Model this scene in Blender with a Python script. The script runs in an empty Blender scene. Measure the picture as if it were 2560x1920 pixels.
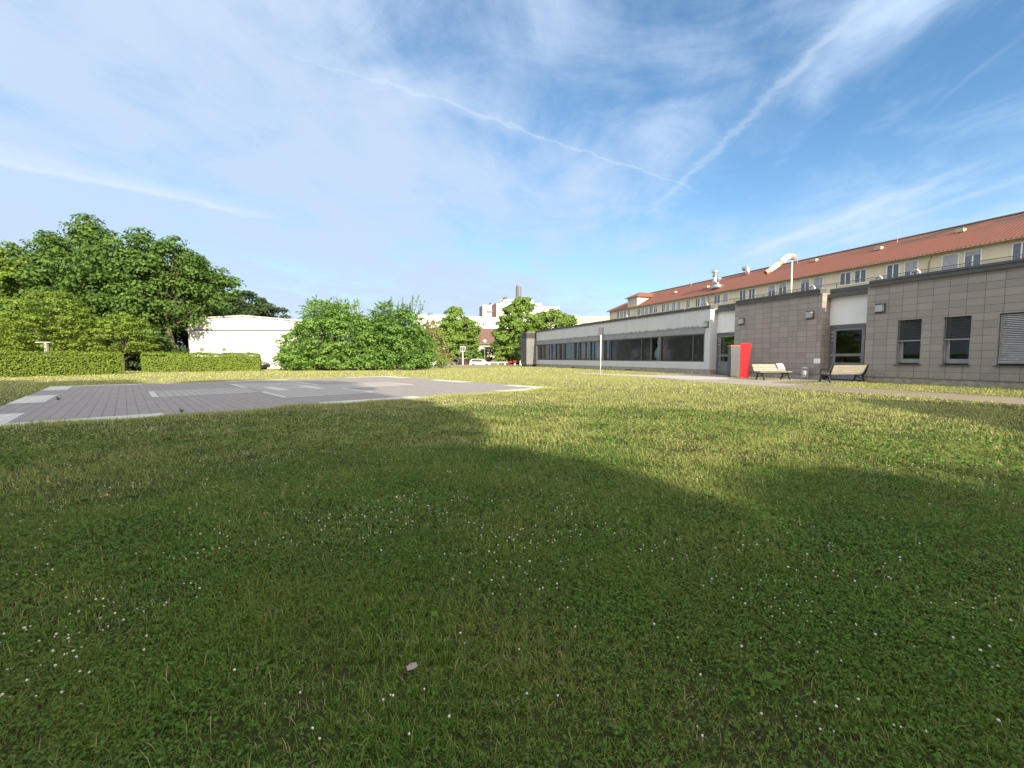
import bpy, math, random
import numpy as np
from mathutils import Vector, Matrix

# ------------------------------------------------------------------ camera, sky, sun, exposure
SC = bpy.context.scene
COL = SC.collection
R = math.radians
SUN_EL, SUN_AZ = 24.5, 157.5          # degrees; azimuth clockwise from +Y
CAM_H = 1.25

cam = bpy.data.cameras.new("camera")
cam.sensor_width = 36.0
cam.lens = 36.0 * 1071 / 2560
cam.clip_start, cam.clip_end = 0.05, 6000
camo = bpy.data.objects.new("camera", cam)
COL.objects.link(camo)
camo.location = (0, 0, CAM_H)
camo.rotation_euler = (R(90 - 3.5), 0, 0)
SC.camera = camo
SC.render.resolution_x, SC.render.resolution_y = 1024, 768
SC.view_settings.view_transform = 'Standard'
SC.view_settings.look = 'None'
SC.view_settings.exposure = 0.80
SC.view_settings.gamma = 1.0


class NT:
    """small helper for node trees"""
    def __init__(s, tree):
        s.t = tree
        s.t.nodes.clear()

    def n(s, typ, **kw):
        nd = s.t.nodes.new(typ)
        ins = kw.pop('i', {})
        for k, v in kw.items():
            setattr(nd, k, v)
        for k, v in ins.items():
            if isinstance(v, bpy.types.NodeSocket):
                s.t.links.new(v, nd.inputs[k])
            else:
                nd.inputs[k].default_value = v
        return nd

    def math(s, op, a, b=0.0, c=0.0, clamp=False):
        nd = s.n('ShaderNodeMath', operation=op, use_clamp=clamp, i={0: a, 1: b, 2: c})
        return nd.outputs[0]

    def mix(s, fac, a, b, mode='MIX'):
        nd = s.n('ShaderNodeMix', data_type='RGBA', blend_type=mode)
        for k, v in ((0, fac), (6, a), (7, b)):
            if isinstance(v, bpy.types.NodeSocket):
                s.t.links.new(v, nd.inputs[k])
            else:
                if k and len(v) == 3:
                    v = (*v, 1)
                nd.inputs[k].default_value = v
        return nd.outputs[2]

    def noise(s, vec, scale, detail=4.0, rough=0.55, dist=0.0):
        nd = s.n('ShaderNodeTexNoise', i={'Scale': scale, 'Detail': detail, 'Roughness': rough, 'Distortion': dist})
        if vec is not None:
            s.t.links.new(vec, nd.inputs['Vector'])
        return nd.outputs[0]

    def ramp(s, fac, a, b, lo=0.0, hi=1.0):
        nd = s.n('ShaderNodeMapRange', interpolation_type='SMOOTHSTEP',
                 i={'From Min': a, 'From Max': b, 'To Min': lo, 'To Max': hi})
        if isinstance(fac, bpy.types.NodeSocket):
            s.t.links.new(fac, nd.inputs[0])
        return nd.outputs[0]

    def scale(s, vec, v):
        nd = s.n('ShaderNodeVectorMath', operation='MULTIPLY', i={0: vec, 1: v})
        return nd.outputs[0]

    def link(s, a, b):
        s.t.links.new(a, b)


el, az = R(SUN_EL), R(SUN_AZ)
SUNV = Vector((math.sin(az) * math.cos(el), math.cos(az) * math.cos(el), math.sin(el)))


def make_world():
    w = bpy.data.worlds.new("World")
    SC.world = w
    w.use_nodes = True
    N = NT(w.node_tree)
    sky = N.n('ShaderNodeTexSky', sky_type='NISHITA', sun_disc=False, sun_elevation=R(SUN_EL),
              sun_rotation=R(SUN_AZ), altitude=200, air_density=1.0, dust_density=0.6, ozone_density=2.2)
    tc = N.n('ShaderNodeTexCoord')
    sep = N.n('ShaderNodeSeparateXYZ', i={0: tc.outputs['Generated']})
    zz = N.math('ADD', N.math('MAXIMUM', sep.outputs[2], 0.0), 0.06)
    px = N.math('DIVIDE', sep.outputs[0], zz)
    py = N.math('DIVIDE', sep.outputs[1], zz)
    # cirrus sheet coordinates, rotated so that the streaks run along v
    a = R(9)
    u_ = N.math('SUBTRACT', N.math('MULTIPLY', px, math.cos(a)), N.math('MULTIPLY', py, math.sin(a)))
    v_ = N.math('ADD', N.math('MULTIPLY', px, math.sin(a)), N.math('MULTIPLY', py, math.cos(a)))
    uv = N.n('ShaderNodeCombineXYZ', i={0: u_, 1: v_, 2: 0.0}).outputs[0]
    iso = N.n('ShaderNodeCombineXYZ', i={0: px, 1: py, 2: 3.7}).outputs[0]
    streak = N.noise(N.scale(uv, (1.5, 0.55, 1)), 1.0, 7, 0.52, 0.6)
    fine = N.noise(N.scale(uv, (4.2, 1.7, 1)), 1.0, 9, 0.64, 0.6)
    low = N.noise(iso, 0.75, 3, 0.5)
    cover = N.ramp(u_, 1.0, -1.6, 0.0, 1.15)
    s1 = N.math('MULTIPLY_ADD', streak, 0.62, N.math('MULTIPLY', fine, 0.38))
    s2 = N.math('MULTIPLY_ADD', low, 0.5, s1)
    med = N.noise(N.n('ShaderNodeVectorRotate', rotation_type='Z_AXIS', i={'Vector': iso, 'Angle': R(35)}).outputs[0], 1.9, 7, 0.6, 0.8)
    s3 = N.math('MULTIPLY_ADD', cover, 0.27, s2)
    s3 = N.math('MULTIPLY_ADD', med, 0.62, s3)
    cir = N.ramp(s3, 0.90, 1.46, 0.0, 0.90)
    # contrails: (ax, ay, bx, by, width, strength, raggedness)
    wob = N.noise(iso, 9.0, 5, 0.6)
    wob2 = N.noise(iso, 1.6, 2, 0.5)
    total = cir
    trail = N.math('MULTIPLY', cir, 0.0)
    for ax, ay, bx, by, wd, st, rg in [(-2.33, 1.67, -1.27, 2.70, 0.045, 0.42, 0.10),
                                       (-2.30, 1.55, -1.30, 2.60, 0.10, 0.26, 0.16),
                                       (-0.60, 1.35, 1.15, 2.33, 0.008, 0.26, 0.07),
                                       (-0.75, 1.22, 0.35, 1.90, 0.045, 0.16, 0.12),
                                       (0.90, 0.85, 0.80, 2.70, 0.021, 0.26, 0.07),
                                       (0.92, 0.7, 0.84, 2.70, 0.13, 0.07, 0.22),
                                       (1.39, 1.2, 1.50, 1.75, 0.010, 0.10, 0.02),
                                       (1.99, 1.9, 1.72, 3.6, 0.05, 0.30, 0.10),
                                       (2.33, 1.7, 2.18, 3.3, 0.04, 0.24, 0.08)]:
        L = math.hypot(bx - ax, by - ay)
        dx, dy = (bx - ax) / L, (by - ay) / L
        t = N.math('ADD', N.math('MULTIPLY', px, dx), N.math('MULTIPLY_ADD', py, dy, -(ax * dx + ay * dy)))
        d = N.math('ADD', N.math('MULTIPLY', px, -dy), N.math('MULTIPLY_ADD', py, dx, -(-ax * dy + ay * dx)))
        d = N.math('ADD', d, N.math('MULTIPLY_ADD', wob, rg * 1.6, -rg * 0.8))
        d = N.math('ADD', d, N.math('MULTIPLY_ADD', wob2, 0.10, -0.05))
        q = N.math('DIVIDE', d, wd)
        g = N.math('EXPONENT', N.math('MULTIPLY', N.math('MULTIPLY', q, q), -1.0))
        f = N.math('MULTIPLY', N.ramp(t, -0.2, 0.25), N.ramp(t, L, L - 0.5))
        k = N.math('MULTIPLY', N.math('MULTIPLY', g, f), N.math('MULTIPLY_ADD', fine, 0.7 * st, 0.65 * st))
        trail = N.math('ADD', trail, N.math('MULTIPLY', k, N.math('SUBTRACT', 1.0, trail)))
    # low haze veil above the horizon, whitest to the middle of the view
    el = sep.outputs[2]
    veil = N.math('MULTIPLY', N.ramp(el, 0.42, 0.0, 0.0, 0.62), N.math('MULTIPLY_ADD', low, 0.9, 0.45))
    tot = N.math('ADD', total, N.math('MULTIPLY', veil, N.math('SUBTRACT', 1.0, total)), clamp=True)
    base = N.mix(1.0, sky.outputs[0], (0.87, 1.19, 1.28), 'MULTIPLY')
    # thin cirrus round the sun: unseen, added and brightened to lift the ambient light
    ds = N.n('ShaderNodeVectorMath', operation='DOT_PRODUCT', i={0: tc.outputs['Generated'], 1: tuple(SUNV)}).outputs['Value']
    ph = N.math('POWER', N.math('MULTIPLY_ADD', ds, 0.5, 0.5), 3.0)
    glow = N.math('MULTIPLY_ADD', ph, 4.2, 0.92)
    tot = N.math('MAXIMUM', tot, N.math('MULTIPLY', N.ramp(ds, 0.0, 0.6), 0.6))
    cw = N.mix(N.ramp(ds, -0.1, 0.7), (3.85, 4.75, 6.0), (5.3, 4.6, 3.7))
    cc = N.n('ShaderNodeVectorMath', operation='SCALE', i={0: cw, 'Scale': glow}).outputs[0]
    col = N.mix(tot, base, cc)
    col = N.mix(trail, col, (4.9, 5.6, 6.5))
    hz = N.math('MULTIPLY', N.ramp(el, 0.24, 0.0, 0.0, 0.55), N.math('MULTIPLY_ADD', low, 1.1, 0.2))
    col = N.mix(hz, col, (4.3, 4.7, 5.3))
    bg = N.n('ShaderNodeBackground', i={'Color': col, 'Strength': 0.098})
    out = N.n('ShaderNodeOutputWorld')
    N.link(bg.outputs[0], out.inputs[0])


make_world()
sun = bpy.data.lights.new("sun", 'SUN')
sun.energy = 4.6
sun.angle = R(0.6)
sun.color = (1.0, 0.87, 0.68)
suno = bpy.data.objects.new("sun", sun)
suno.rotation_euler = (-SUNV).to_track_quat('-Z', 'Y').to_euler()
COL.objects.link(suno)

# ------------------------------------------------------------------ scene frames (metres)
TH = -20.4918 * math.pi / 180
U = Vector((math.sin(TH), math.cos(TH), 0))       # along the long facades, away from the camera
NV = Vector((math.cos(TH), -math.sin(TH), 0))     # into the facades
E1 = Vector((0.741976, 0.670427, 0))
E2 = Vector((-0.670427, 0.741976, 0))
PO = Vector((-19.92, 18.46, 0))                   # far left corner of the pad


def sd(s, d, z=0.0):
    p = U * s + NV * d
    return Vector((p.x, p.y, z))


def gz(x, y):
    """ground height: level lawn, sinking half a metre to the car park"""
    t = np.clip((np.asarray(y, float) - 49) / 8.0, 0, 1)
    t = t * t * (3 - 2 * t)
    q = np.clip((19 - (np.asarray(x) * NV.x + np.asarray(y) * NV.y)) / 5.0, 0, 1)
    return -0.5 * t * q


# ------------------------------------------------------------------ materials
MATS = {}


def pbsdf(N, col, rough=0.7, metal=0.0, spec=0.5, bump=None, bstr=0.3, bdist=0.02, **kw):
    b = N.n('ShaderNodeBsdfPrincipled')
    if isinstance(col, bpy.types.NodeSocket):
        N.link(col, b.inputs['Base Color'])
    else:
        b.inputs['Base Color'].default_value = (*col, 1)
    if isinstance(rough, bpy.types.NodeSocket):
        N.link(rough, b.inputs['Roughness'])
    else:
        b.inputs['Roughness'].default_value = rough
    b.inputs['Metallic'].default_value = metal
    b.inputs['Specular IOR Level'].default_value = spec
    for k, v in kw.items():
        b.inputs[k].default_value = v
    if bump is not None:
        bp = N.n('ShaderNodeBump', i={'Strength': bstr, 'Distance': bdist, 'Height': bump})
        N.link(bp.outputs[0], b.inputs['Normal'])
    return b.outputs[0]


def mat(name, build):
    if name in MATS:
        return MATS[name]
    m = bpy.data.materials.new(name)
    m.use_nodes = True
    N = NT(m.node_tree)
    o = N.n('ShaderNodeOutputMaterial')
    N.link(build(N), o.inputs[0])
    MATS[name] = m
    return m


def plain(name, col, rough=0.6, metal=0.0, var=0.12, scale=3.0, spec=0.5, bstr=0.0):
    """paint / metal / wood with slight procedural variation"""
    def b(N):
        tc = N.n('ShaderNodeTexCoord')
        nz = N.noise(tc.outputs['Object'], scale, 5, 0.6)
        c = N.mix(N.ramp(nz, 0.3, 0.7), tuple(x * (1 - var) for x in col), tuple(min(1, x * (1 + var)) for x in col))
        return pbsdf(N, c, rough, metal, spec, bump=nz if bstr else None, bstr=bstr)
    return mat(name, b)


def leafmat(name, cols, trans=0.35, sc=0.5):
    """leaves: colour differs per leaf and per branch"""
    def b(N):
        g = N.n('ShaderNodeNewGeometry')
        nz = N.noise(g.outputs['Position'], sc, 3, 0.6)
        r = g.outputs['Random Per Island']
        c = N.mix(r, cols[0], cols[1])
        c = N.mix(N.ramp(nz, 0.35, 0.68), c, cols[2])
        d = pbsdf(N, c, 0.65, spec=0.15)
        t = N.n('ShaderNodeBsdfTranslucent', i={'Color': N.mix(0.5, c, cols[1])})
        m = N.n('ShaderNodeMixShader', i={0: trans})
        N.link(d, m.inputs[1])
        N.link(t.outputs[0], m.inputs[2])
        return m.outputs[0]
    return mat(name, b)


def m_grass_ground(N):
    g = N.n('ShaderNodeNewGeometry')
    P = g.outputs['Position']
    a = N.noise(P, 0.55, 5, 0.6)
    b = N.noise(P, 3.5, 6, 0.7)
    c = N.noise(P, 38.0, 4, 0.7)
    k = N.mix(N.ramp(a, 0.35, 0.65), (0.045, 0.068, 0.014), (0.070, 0.085, 0.022))
    k = N.mix(N.ramp(b, 0.40, 0.72), k, (0.060, 0.048, 0.026))
    k = N.mix(N.ramp(c, 0.35, 0.75, 0, 0.6), k, (0.020, 0.020, 0.010))
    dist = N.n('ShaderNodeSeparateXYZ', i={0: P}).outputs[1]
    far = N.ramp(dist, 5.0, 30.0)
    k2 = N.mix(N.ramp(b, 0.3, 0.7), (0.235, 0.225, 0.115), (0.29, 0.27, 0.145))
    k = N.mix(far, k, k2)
    return pbsdf(N, k, 0.95, spec=0.1, bump=c, bstr=0.5, bdist=0.03)


def m_blades(N):
    g = N.n('ShaderNodeNewGeometry')
    P = g.outputs['Position']
    r = g.outputs['Random Per Island']
    a = N.noise(P, 0.45, 4, 0.6)
    b = N.noise(P, 1.9, 4, 0.65)
    c2 = N.noise(N.scale(P, (1, 1, 0)), 0.8, 3, 0.6)
    green = N.mix(r, (0.085, 0.175, 0.024), (0.20, 0.33, 0.055))
    olive = N.mix(r, (0.15, 0.21, 0.036), (0.33, 0.38, 0.085))
    straw = N.mix(r, (0.30, 0.25, 0.12), (0.50, 0.43, 0.22))
    k = N.mix(N.ramp(a, 0.40, 0.62), green, olive)
    k = N.mix(N.ramp(b, 0.55, 0.66, 0, 0.85), k, N.mix(r, (0.055, 0.135, 0.018), (0.13, 0.25, 0.038)))
    th_ = N.noise(N.scale(P, (1, 1, 0)), 1.35, 5, 0.7)
    k = N.mix(N.ramp(th_, 0.54, 0.66, 0, 0.5), k, N.mix(r, (0.10, 0.085, 0.04), (0.24, 0.21, 0.10)))
    dry = N.math('ADD', r, N.math('MULTIPLY_ADD', c2, 0.9, -0.45))
    k = N.mix(N.ramp(dry, 0.78, 0.90, 0, 0.8), k, straw)
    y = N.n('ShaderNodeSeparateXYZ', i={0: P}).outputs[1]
    k = N.mix(N.math('MULTIPLY', N.ramp(y, 1.2, 7.5, 0, 0.92), N.ramp(b, 0.74, 0.5, 0.6, 1.0)), k, N.mix(r, (0.29, 0.325, 0.085), (0.59, 0.60, 0.24)))  # sunlit yellow-green painted into the blades, stronger further out
    d = pbsdf(N, k, 0.8, spec=0.08)
    t = N.n('ShaderNodeBsdfTranslucent', i={'Color': k})
    m = N.n('ShaderNodeMixShader', i={0: 0.33})
    N.link(d, m.inputs[1])
    N.link(t.outputs[0], m.inputs[2])
    return m.outputs[0]


def m_paving(N):
    """pad: rows of concrete blocks, grout joints, moss spots (object x,y in metres)"""
    tc = N.n('ShaderNodeTexCoord')
    O = tc.outputs['Object']
    rot = N.n('ShaderNodeVectorRotate', rotation_type='Z_AXIS', i={'Vector': O, 'Angle': R(90)})
    br = N.n('ShaderNodeTexBrick', offset=0.5, i={'Vector': rot.outputs[0], 'Color1': (0.262, 0.243, 0.240, 1),
             'Color2': (0.30, 0.278, 0.272, 1), 'Mortar': (0.25, 0.215, 0.20, 1), 'Scale': 1.0,
             'Mortar Size': 0.006, 'Brick Width': 0.40, 'Row Height': 0.2})
    nz = N.noise(O, 1.1, 5, 0.6)
    nf = N.noise(O, 30, 4, 0.6)
    c = N.mix(N.ramp(nz, 0.3, 0.7, 0, 0.3), br.outputs[0], (0.27, 0.235, 0.21))
    c = N.mix(N.ramp(N.noise(O, 4.5, 6, 0.75), 0.52, 0.70, 0, 0.45), c, (0.17, 0.16, 0.15))
    c = N.mix(N.ramp(nf, 0.35, 0.8, 0, 0.35), c, (0.37, 0.32, 0.29))
    # open row joints every 0.6 m, some grown with moss
    sx = N.n('ShaderNodeSeparateXYZ', i={0: O})
    wob = N.math('MULTIPLY_ADD', N.noise(O, 1.5, 3), 0.05, -0.025)
    fr = N.math('PINGPONG', N.math('ADD', N.math('MULTIPLY', wob, 0.35), sx.outputs[0]), 0.1)
    j = N.ramp(fr, 0.0075, 0.003)
    jn = N.ramp(N.noise(O, 2.4, 4, 0.7), 0.38, 0.58, 0.25, 0.9)
    c = N.mix(N.math('MULTIPLY', j, jn), c, (0.045, 0.05, 0.04))
    return pbsdf(N, c, 0.85, spec=0.3, bump=nf, bstr=0.15, bdist=0.01)


def m_white_mark(N):
    tc = N.n('ShaderNodeTexCoord')
    O = tc.outputs['Object']
    nz = N.noise(O, 3.0, 6, 0.7)
    n2 = N.noise(O, 22.0, 5, 0.7)
    c = N.mix(N.ramp(nz, 0.35, 0.75), (0.60, 0.59, 0.54), (0.46, 0.45, 0.42))
    c = N.mix(N.ramp(n2, 0.56, 0.72, 0, 0.45), c, (0.24, 0.23, 0.22))
    sx = N.n('ShaderNodeSeparateXYZ', i={0: O})
    fr = N.math('PINGPONG', sx.outputs[0], 0.1)
    c = N.mix(N.ramp(fr, 0.007, 0.003, 0, 0.5), c, (0.12, 0.12, 0.11))
    return pbsdf(N, c, 0.8)


def m_lightpave(N):
    tc = N.n('ShaderNodeTexCoord')
    O = tc.outputs['Object']
    n2 = N.noise(O, 9.0, 5, 0.7)
    c = N.mix(N.ramp(n2, 0.3, 0.7), (0.40, 0.385, 0.36), (0.34, 0.315, 0.30))
    sx = N.n('ShaderNodeSeparateXYZ', i={0: O})
    f1 = N.math('PINGPONG', sx.outputs[0], 0.1)
    f2 = N.math('PINGPONG', sx.outputs[1], 0.2)
    j = N.math('MAXIMUM', N.ramp(f1, 0.012, 0.005), N.ramp(f2, 0.012, 0.005, 0, 0.5))
    c = N.mix(j, c, (0.10, 0.10, 0.09))
    return pbsdf(N, c, 0.85)


def m_gravel(c1, c2, c3):
    def b(N):
        g = N.n('ShaderNodeNewGeometry')
        P = g.outputs['Position']
        a = N.noise(P, 0.8, 5, 0.6)
        f = N.noise(P, 45, 4, 0.75)
        c = N.mix(N.ramp(a, 0.3, 0.7), c1, c2)
        c = N.mix(N.ramp(f, 0.3, 0.75, 0, 0.6), c, c3)
        return pbsdf(N, c, 0.9, spec=0.2, bump=f, bstr=0.3)
    return b


def m_render(N):
    """pale rendered wall with rain streaks and soot above the shutter box"""
    tc = N.n('ShaderNodeTexCoord')
    O = tc.outputs['Object']
    sx = N.n('ShaderNodeSeparateXYZ', i={0: O})
    n1 = N.noise(O, 0.7, 4, 0.6)
    st = N.noise(N.scale(O, (1.5, 1.5, 0.12)), 1.0, 5, 0.65)
    fine = N.noise(O, 60, 3, 0.6)
    c = N.mix(N.ramp(n1, 0.3, 0.75), (0.58, 0.60, 0.61), (0.53, 0.55, 0.56))
    c = N.mix(N.ramp(st, 0.55, 0.78, 0, 0.35), c, (0.32, 0.32, 0.34))
    # soot line that sits on the shutter box, z 3.5 .. 3.75, ragged
    rag = N.noise(N.scale(O, (3.0, 3.0, 0.5)), 1.0, 6, 0.75)
    h = N.math('MULTIPLY_ADD', rag, 0.8, 3.24)
    soot = N.math('MULTIPLY', N.ramp(N.math('SUBTRACT', h, sx.outputs[2]), -0.05, 0.03), N.ramp(sx.outputs[2], 3.3, 3.36))
    inx = N.ramp(sx.outputs[0], 4.95, 4.7)
    c = N.mix(N.math('MULTIPLY', N.math('MULTIPLY', soot, inx), 0.8), c, (0.16, 0.165, 0.175))
    return pbsdf(N, c, 0.9, spec=0.2, bump=fine, bstr=0.1, bdist=0.005)


def m_tiles(N):
    """large stoneware facade tiles, stack bond; uses object coordinates (x along the wall, z up)"""
    tc = N.n('ShaderNodeTexCoord')
    O = tc.outputs['Object']
    g = N.n('ShaderNodeNewGeometry')
    sx = N.n('ShaderNodeSeparateXYZ', i={0: O})
    # pick x or y as the horizontal coordinate from the face direction
    vt = N.n('ShaderNodeVectorTransform', vector_type='NORMAL', convert_from='WORLD', convert_to='OBJECT', i={0: g.outputs['Normal']})
    nx = N.math('ABSOLUTE', N.n('ShaderNodeSeparateXYZ', i={0: vt.outputs[0]}).outputs[0])
    side = N.math('GREATER_THAN', nx, 0.7)
    hx = N.math('ADD', N.math('MULTIPLY', N.math('SUBTRACT', 1.0, side), sx.outputs[0]),
                N.math('MULTIPLY', side, N.math('ADD', sx.outputs[1], 0.2)))
    hz = N.math('ADD', sx.outputs[2], -0.29)
    w, h = 0.572, 0.3155
    a = N.math('PINGPONG', hx, w / 2)
    b = N.math('PINGPONG', hz, h / 2)
    j = N.math('MAXIMUM', N.ramp(a, 0.0085, 0.005), N.ramp(b, 0.0085, 0.005))
    ix = N.math('FLOOR', N.math('DIVIDE', N.math('ADD', hx, w / 2 * 0), w))
    iz = N.math('FLOOR', N.math('DIVIDE', hz, h))
    wn = N.n('ShaderNodeTexWhiteNoise', noise_dimensions='2D')
    cv = N.n('ShaderNodeCombineXYZ', i={0: ix, 1: iz})
    N.link(cv.outputs[0], wn.inputs['Vector'])
    nz = N.noise(O, 45, 3, 0.7)
    n1 = N.noise(O, 1.0, 4, 0.6)
    c = N.mix(wn.outputs['Value'], (0.265, 0.238, 0.224), (0.34, 0.305, 0.282))
    c = N.mix(N.ramp(nz, 0.3, 0.75, 0, 0.35), c, (0.42, 0.37, 0.335))
    c = N.mix(N.ramp(n1, 0.4, 0.8, 0, 0.3), c, (0.29, 0.25, 0.225))
    st = N.noise(N.scale(O, (2.2, 2.2, 0.10)), 1.0, 6, 0.7)
    c = N.mix(N.ramp(st, 0.52, 0.75, 0, 0.30), c, (0.20, 0.178, 0.165))
    bz = N.math('MULTIPLY', N.ramp(sx.outputs[2], 1.0, 0.25), N.ramp(N.noise(O, 5, 5, 0.7), 0.35, 0.65))
    c = N.mix(N.math('MULTIPLY', bz, 0.45), c, (0.17, 0.155, 0.13))
    c = N.mix(j, c, (0.075, 0.07, 0.068))
    return pbsdf(N, c, 0.6, spec=0.35, bump=N.math('SUBTRACT', 1.0, j), bstr=0.6, bdist=0.006)


def m_roof(N):
    """clay tiles: courses across the slope, pans down the slope (object x along the ridge)"""
    tc = N.n('ShaderNodeTexCoord')
    O = tc.outputs['Object']
    sx = N.n('ShaderNodeSeparateXYZ', i={0: O})
    a = N.math('PINGPONG', sx.outputs[0], 0.15)
    b = N.math('FRACT', N.math('DIVIDE', sx.outputs[2], 0.17))
    hgt = N.math('ADD', N.math('MULTIPLY', a, 4.0), N.math('MULTIPLY', b, 0.6))
    n1 = N.noise(O, 0.35, 5, 0.65)
    n2 = N.noise(O, 6, 5, 0.7)
    c = N.mix(N.ramp(n2, 0.3, 0.7), (0.20, 0.075, 0.05), (0.265, 0.11, 0.075))
    c = N.mix(N.ramp(n1, 0.50, 0.75, 0, 0.7), c, (0.15, 0.09, 0.07))
    c = N.mix(N.ramp(a, 0.05, 0.0, 0, 0.45), c, (0.13, 0.05, 0.035))
    c = N.mix(N.ramp(b, 0.2, 0.0, 0, 0.45), c, (0.13, 0.05, 0.035))
    # lichen-dark band just under the ridge on the nearer half
    up = N.ramp(sx.outputs[2], 12.5, 13.4)
    dn = N.math('MULTIPLY', up, N.ramp(N.noise(N.scale(O, (0.25, 0.25, 1.5)), 1.0, 4, 0.6), 0.42, 0.6))
    dn = N.math('MULTIPLY', dn, N.ramp(sx.outputs[0], -6.0, 8.0))
    c = N.mix(N.math('MULTIPLY', dn, 0.8), c, (0.075, 0.065, 0.055))
    return pbsdf(N, c, 0.75, spec=0.3, bump=hgt, bstr=0.7, bdist=0.05)


def m_glass(N):
    gl = N.n('ShaderNodeBsdfGlossy', i={'Color': (0.92, 0.93, 0.95, 1), 'Roughness': 0.02})
    tr = N.n('ShaderNodeBsdfTransparent', i={'Color': (0.72, 0.76, 0.76, 1)})
    fr = N.n('ShaderNodeFresnel', i={'IOR': 1.5})
    f = N.math('MULTIPLY_ADD', fr.outputs[0], 0.33, 0.01)
    m = N.n('ShaderNodeMixShader', i={0: f})
    N.link(tr.outputs[0], m.inputs[1])
    N.link(gl.outputs[0], m.inputs[2])
    return m.outputs[0]


def m_bark(N):
    tc = N.n('ShaderNodeTexCoord')
    n = N.noise(N.scale(tc.outputs['Object'], (5, 5, 1)), 1.5, 6, 0.7)
    c = N.mix(N.ramp(n, 0.3, 0.7), (0.06, 0.045, 0.032), (0.16, 0.13, 0.10))
    return pbsdf(N, c, 0.9, bump=n, bstr=0.6, bdist=0.05)


def m_wood(N):
    tc = N.n('ShaderNodeTexCoord')
    n = N.noise(N.scale(tc.outputs['Object'], (2, 30, 30)), 1.5, 6, 0.7)
    c = N.mix(N.ramp(n, 0.3, 0.7), (0.27, 0.245, 0.19), (0.44, 0.405, 0.33))
    return pbsdf(N, c, 0.7, bump=n, bstr=0.3, bdist=0.005)


MT = dict(
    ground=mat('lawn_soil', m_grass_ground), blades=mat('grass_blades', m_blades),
    paving=mat('pad_blocks', m_paving), mark=mat('white_paving', m_white_mark), lightpave=mat('pale_paving', m_lightpave),
    path=mat('path_gravel', m_gravel((0.24, 0.20, 0.145), (0.30, 0.25, 0.185), (0.17, 0.145, 0.11))),
    concrete=mat('forecourt', m_gravel((0.30, 0.28, 0.24), (0.38, 0.35, 0.31), (0.24, 0.22, 0.19))),
    slabs=mat('walk_slabs', m_gravel((0.42, 0.40, 0.36), (0.52, 0.49, 0.44), (0.33, 0.31, 0.28))),
    asphalt=mat('asphalt', m_gravel((0.16, 0.15, 0.15), (0.20, 0.19, 0.19), (0.12, 0.115, 0.115))),
    render=mat('rendered_wall', m_render), tiles=mat('facade_tiles', m_tiles), roof=mat('clay_roof', m_roof),
    glass=mat('window_glass', m_glass), bark=mat('bark', m_bark), wood=mat('bench_wood', m_wood),
    cornice=plain('zinc_cornice', (0.10, 0.097, 0.098), 0.55, 0.2), panel=plain('fascia_panel', (0.80, 0.81, 0.82), 0.6, var=0.04, scale=1),
    frame=plain('frame_grey', (0.13, 0.135, 0.145), 0.5), slat=plain('blind_slat', (0.105, 0.11, 0.115), 0.45),
    slatl=plain('blind_slat_light', (0.60, 0.59, 0.60), 0.4), plinth=plain('plinth', (0.34, 0.31, 0.27), 0.9, scale=5, var=0.25, bstr=0.2),
    yellow=plain('cream_wall', (0.66, 0.60, 0.44), 0.9, var=0.06, scale=0.6), white=plain('white_paint', (0.78, 0.77, 0.74), 0.6, var=0.04),
    dark=plain('dark_interior', (0.03, 0.032, 0.034), 0.9), room=plain('room_wall', (0.15, 0.155, 0.165), 0.9),
    metal=plain('galvanised', (0.62, 0.62, 0.62), 0.35, 0.9), iron=plain('black_iron', (0.02, 0.022, 0.024), 0.5),
    red=plain('red_paint', (0.66, 0.014, 0.022), 0.6, var=0.05, spec=0.2), dred=plain('dark_red_paint', (0.22, 0.010, 0.014), 0.4, var=0.05),
    lamp=plain('lamp_body', (0.44, 0.44, 0.46), 0.4, 0.2), grey=plain('cabinet_grey', (0.085, 0.092, 0.108), 0.5),
    brown=plain('red_brown_roof', (0.15, 0.08, 0.065), 0.85, var=0.2, scale=2), hut=plain('hut_white', (0.66, 0.67, 0.67), 0.7, var=0.03),
    beige=plain('beige_cladding', (0.44, 0.37, 0.28), 0.8, var=0.08), shutter=plain('roller_shutter', (0.36, 0.36, 0.41), 0.6),
    curtain=plain('curtain_red', (0.55, 0.08, 0.05), 0.8), curtw=plain('curtain_white', (0.5, 0.49, 0.46), 0.8),
    sockr=plain('sock_red', (0.80, 0.30, 0.20), 0.8), sockw=plain('sock_white', (0.86, 0.85, 0.82), 0.8),
    carw=plain('car_white', (0.80, 0.80, 0.79), 0.25, var=0.02), cars=plain('car_silver', (0.45, 0.45, 0.46), 0.3, 0.6, var=0.03),
    card=plain('car_dark', (0.035, 0.035, 0.04), 0.25, var=0.05), tyre=plain('tyre', (0.02, 0.02, 0.02), 0.8),
    cglass=plain('car_glass', (0.02, 0.025, 0.03), 0.06, spec=0.9), lred=plain('tail_lamp', (0.6, 0.02, 0.02), 0.3),
    paper=plain('paper', (0.82, 0.82, 0.80), 0.8, var=0.03),
)


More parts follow.
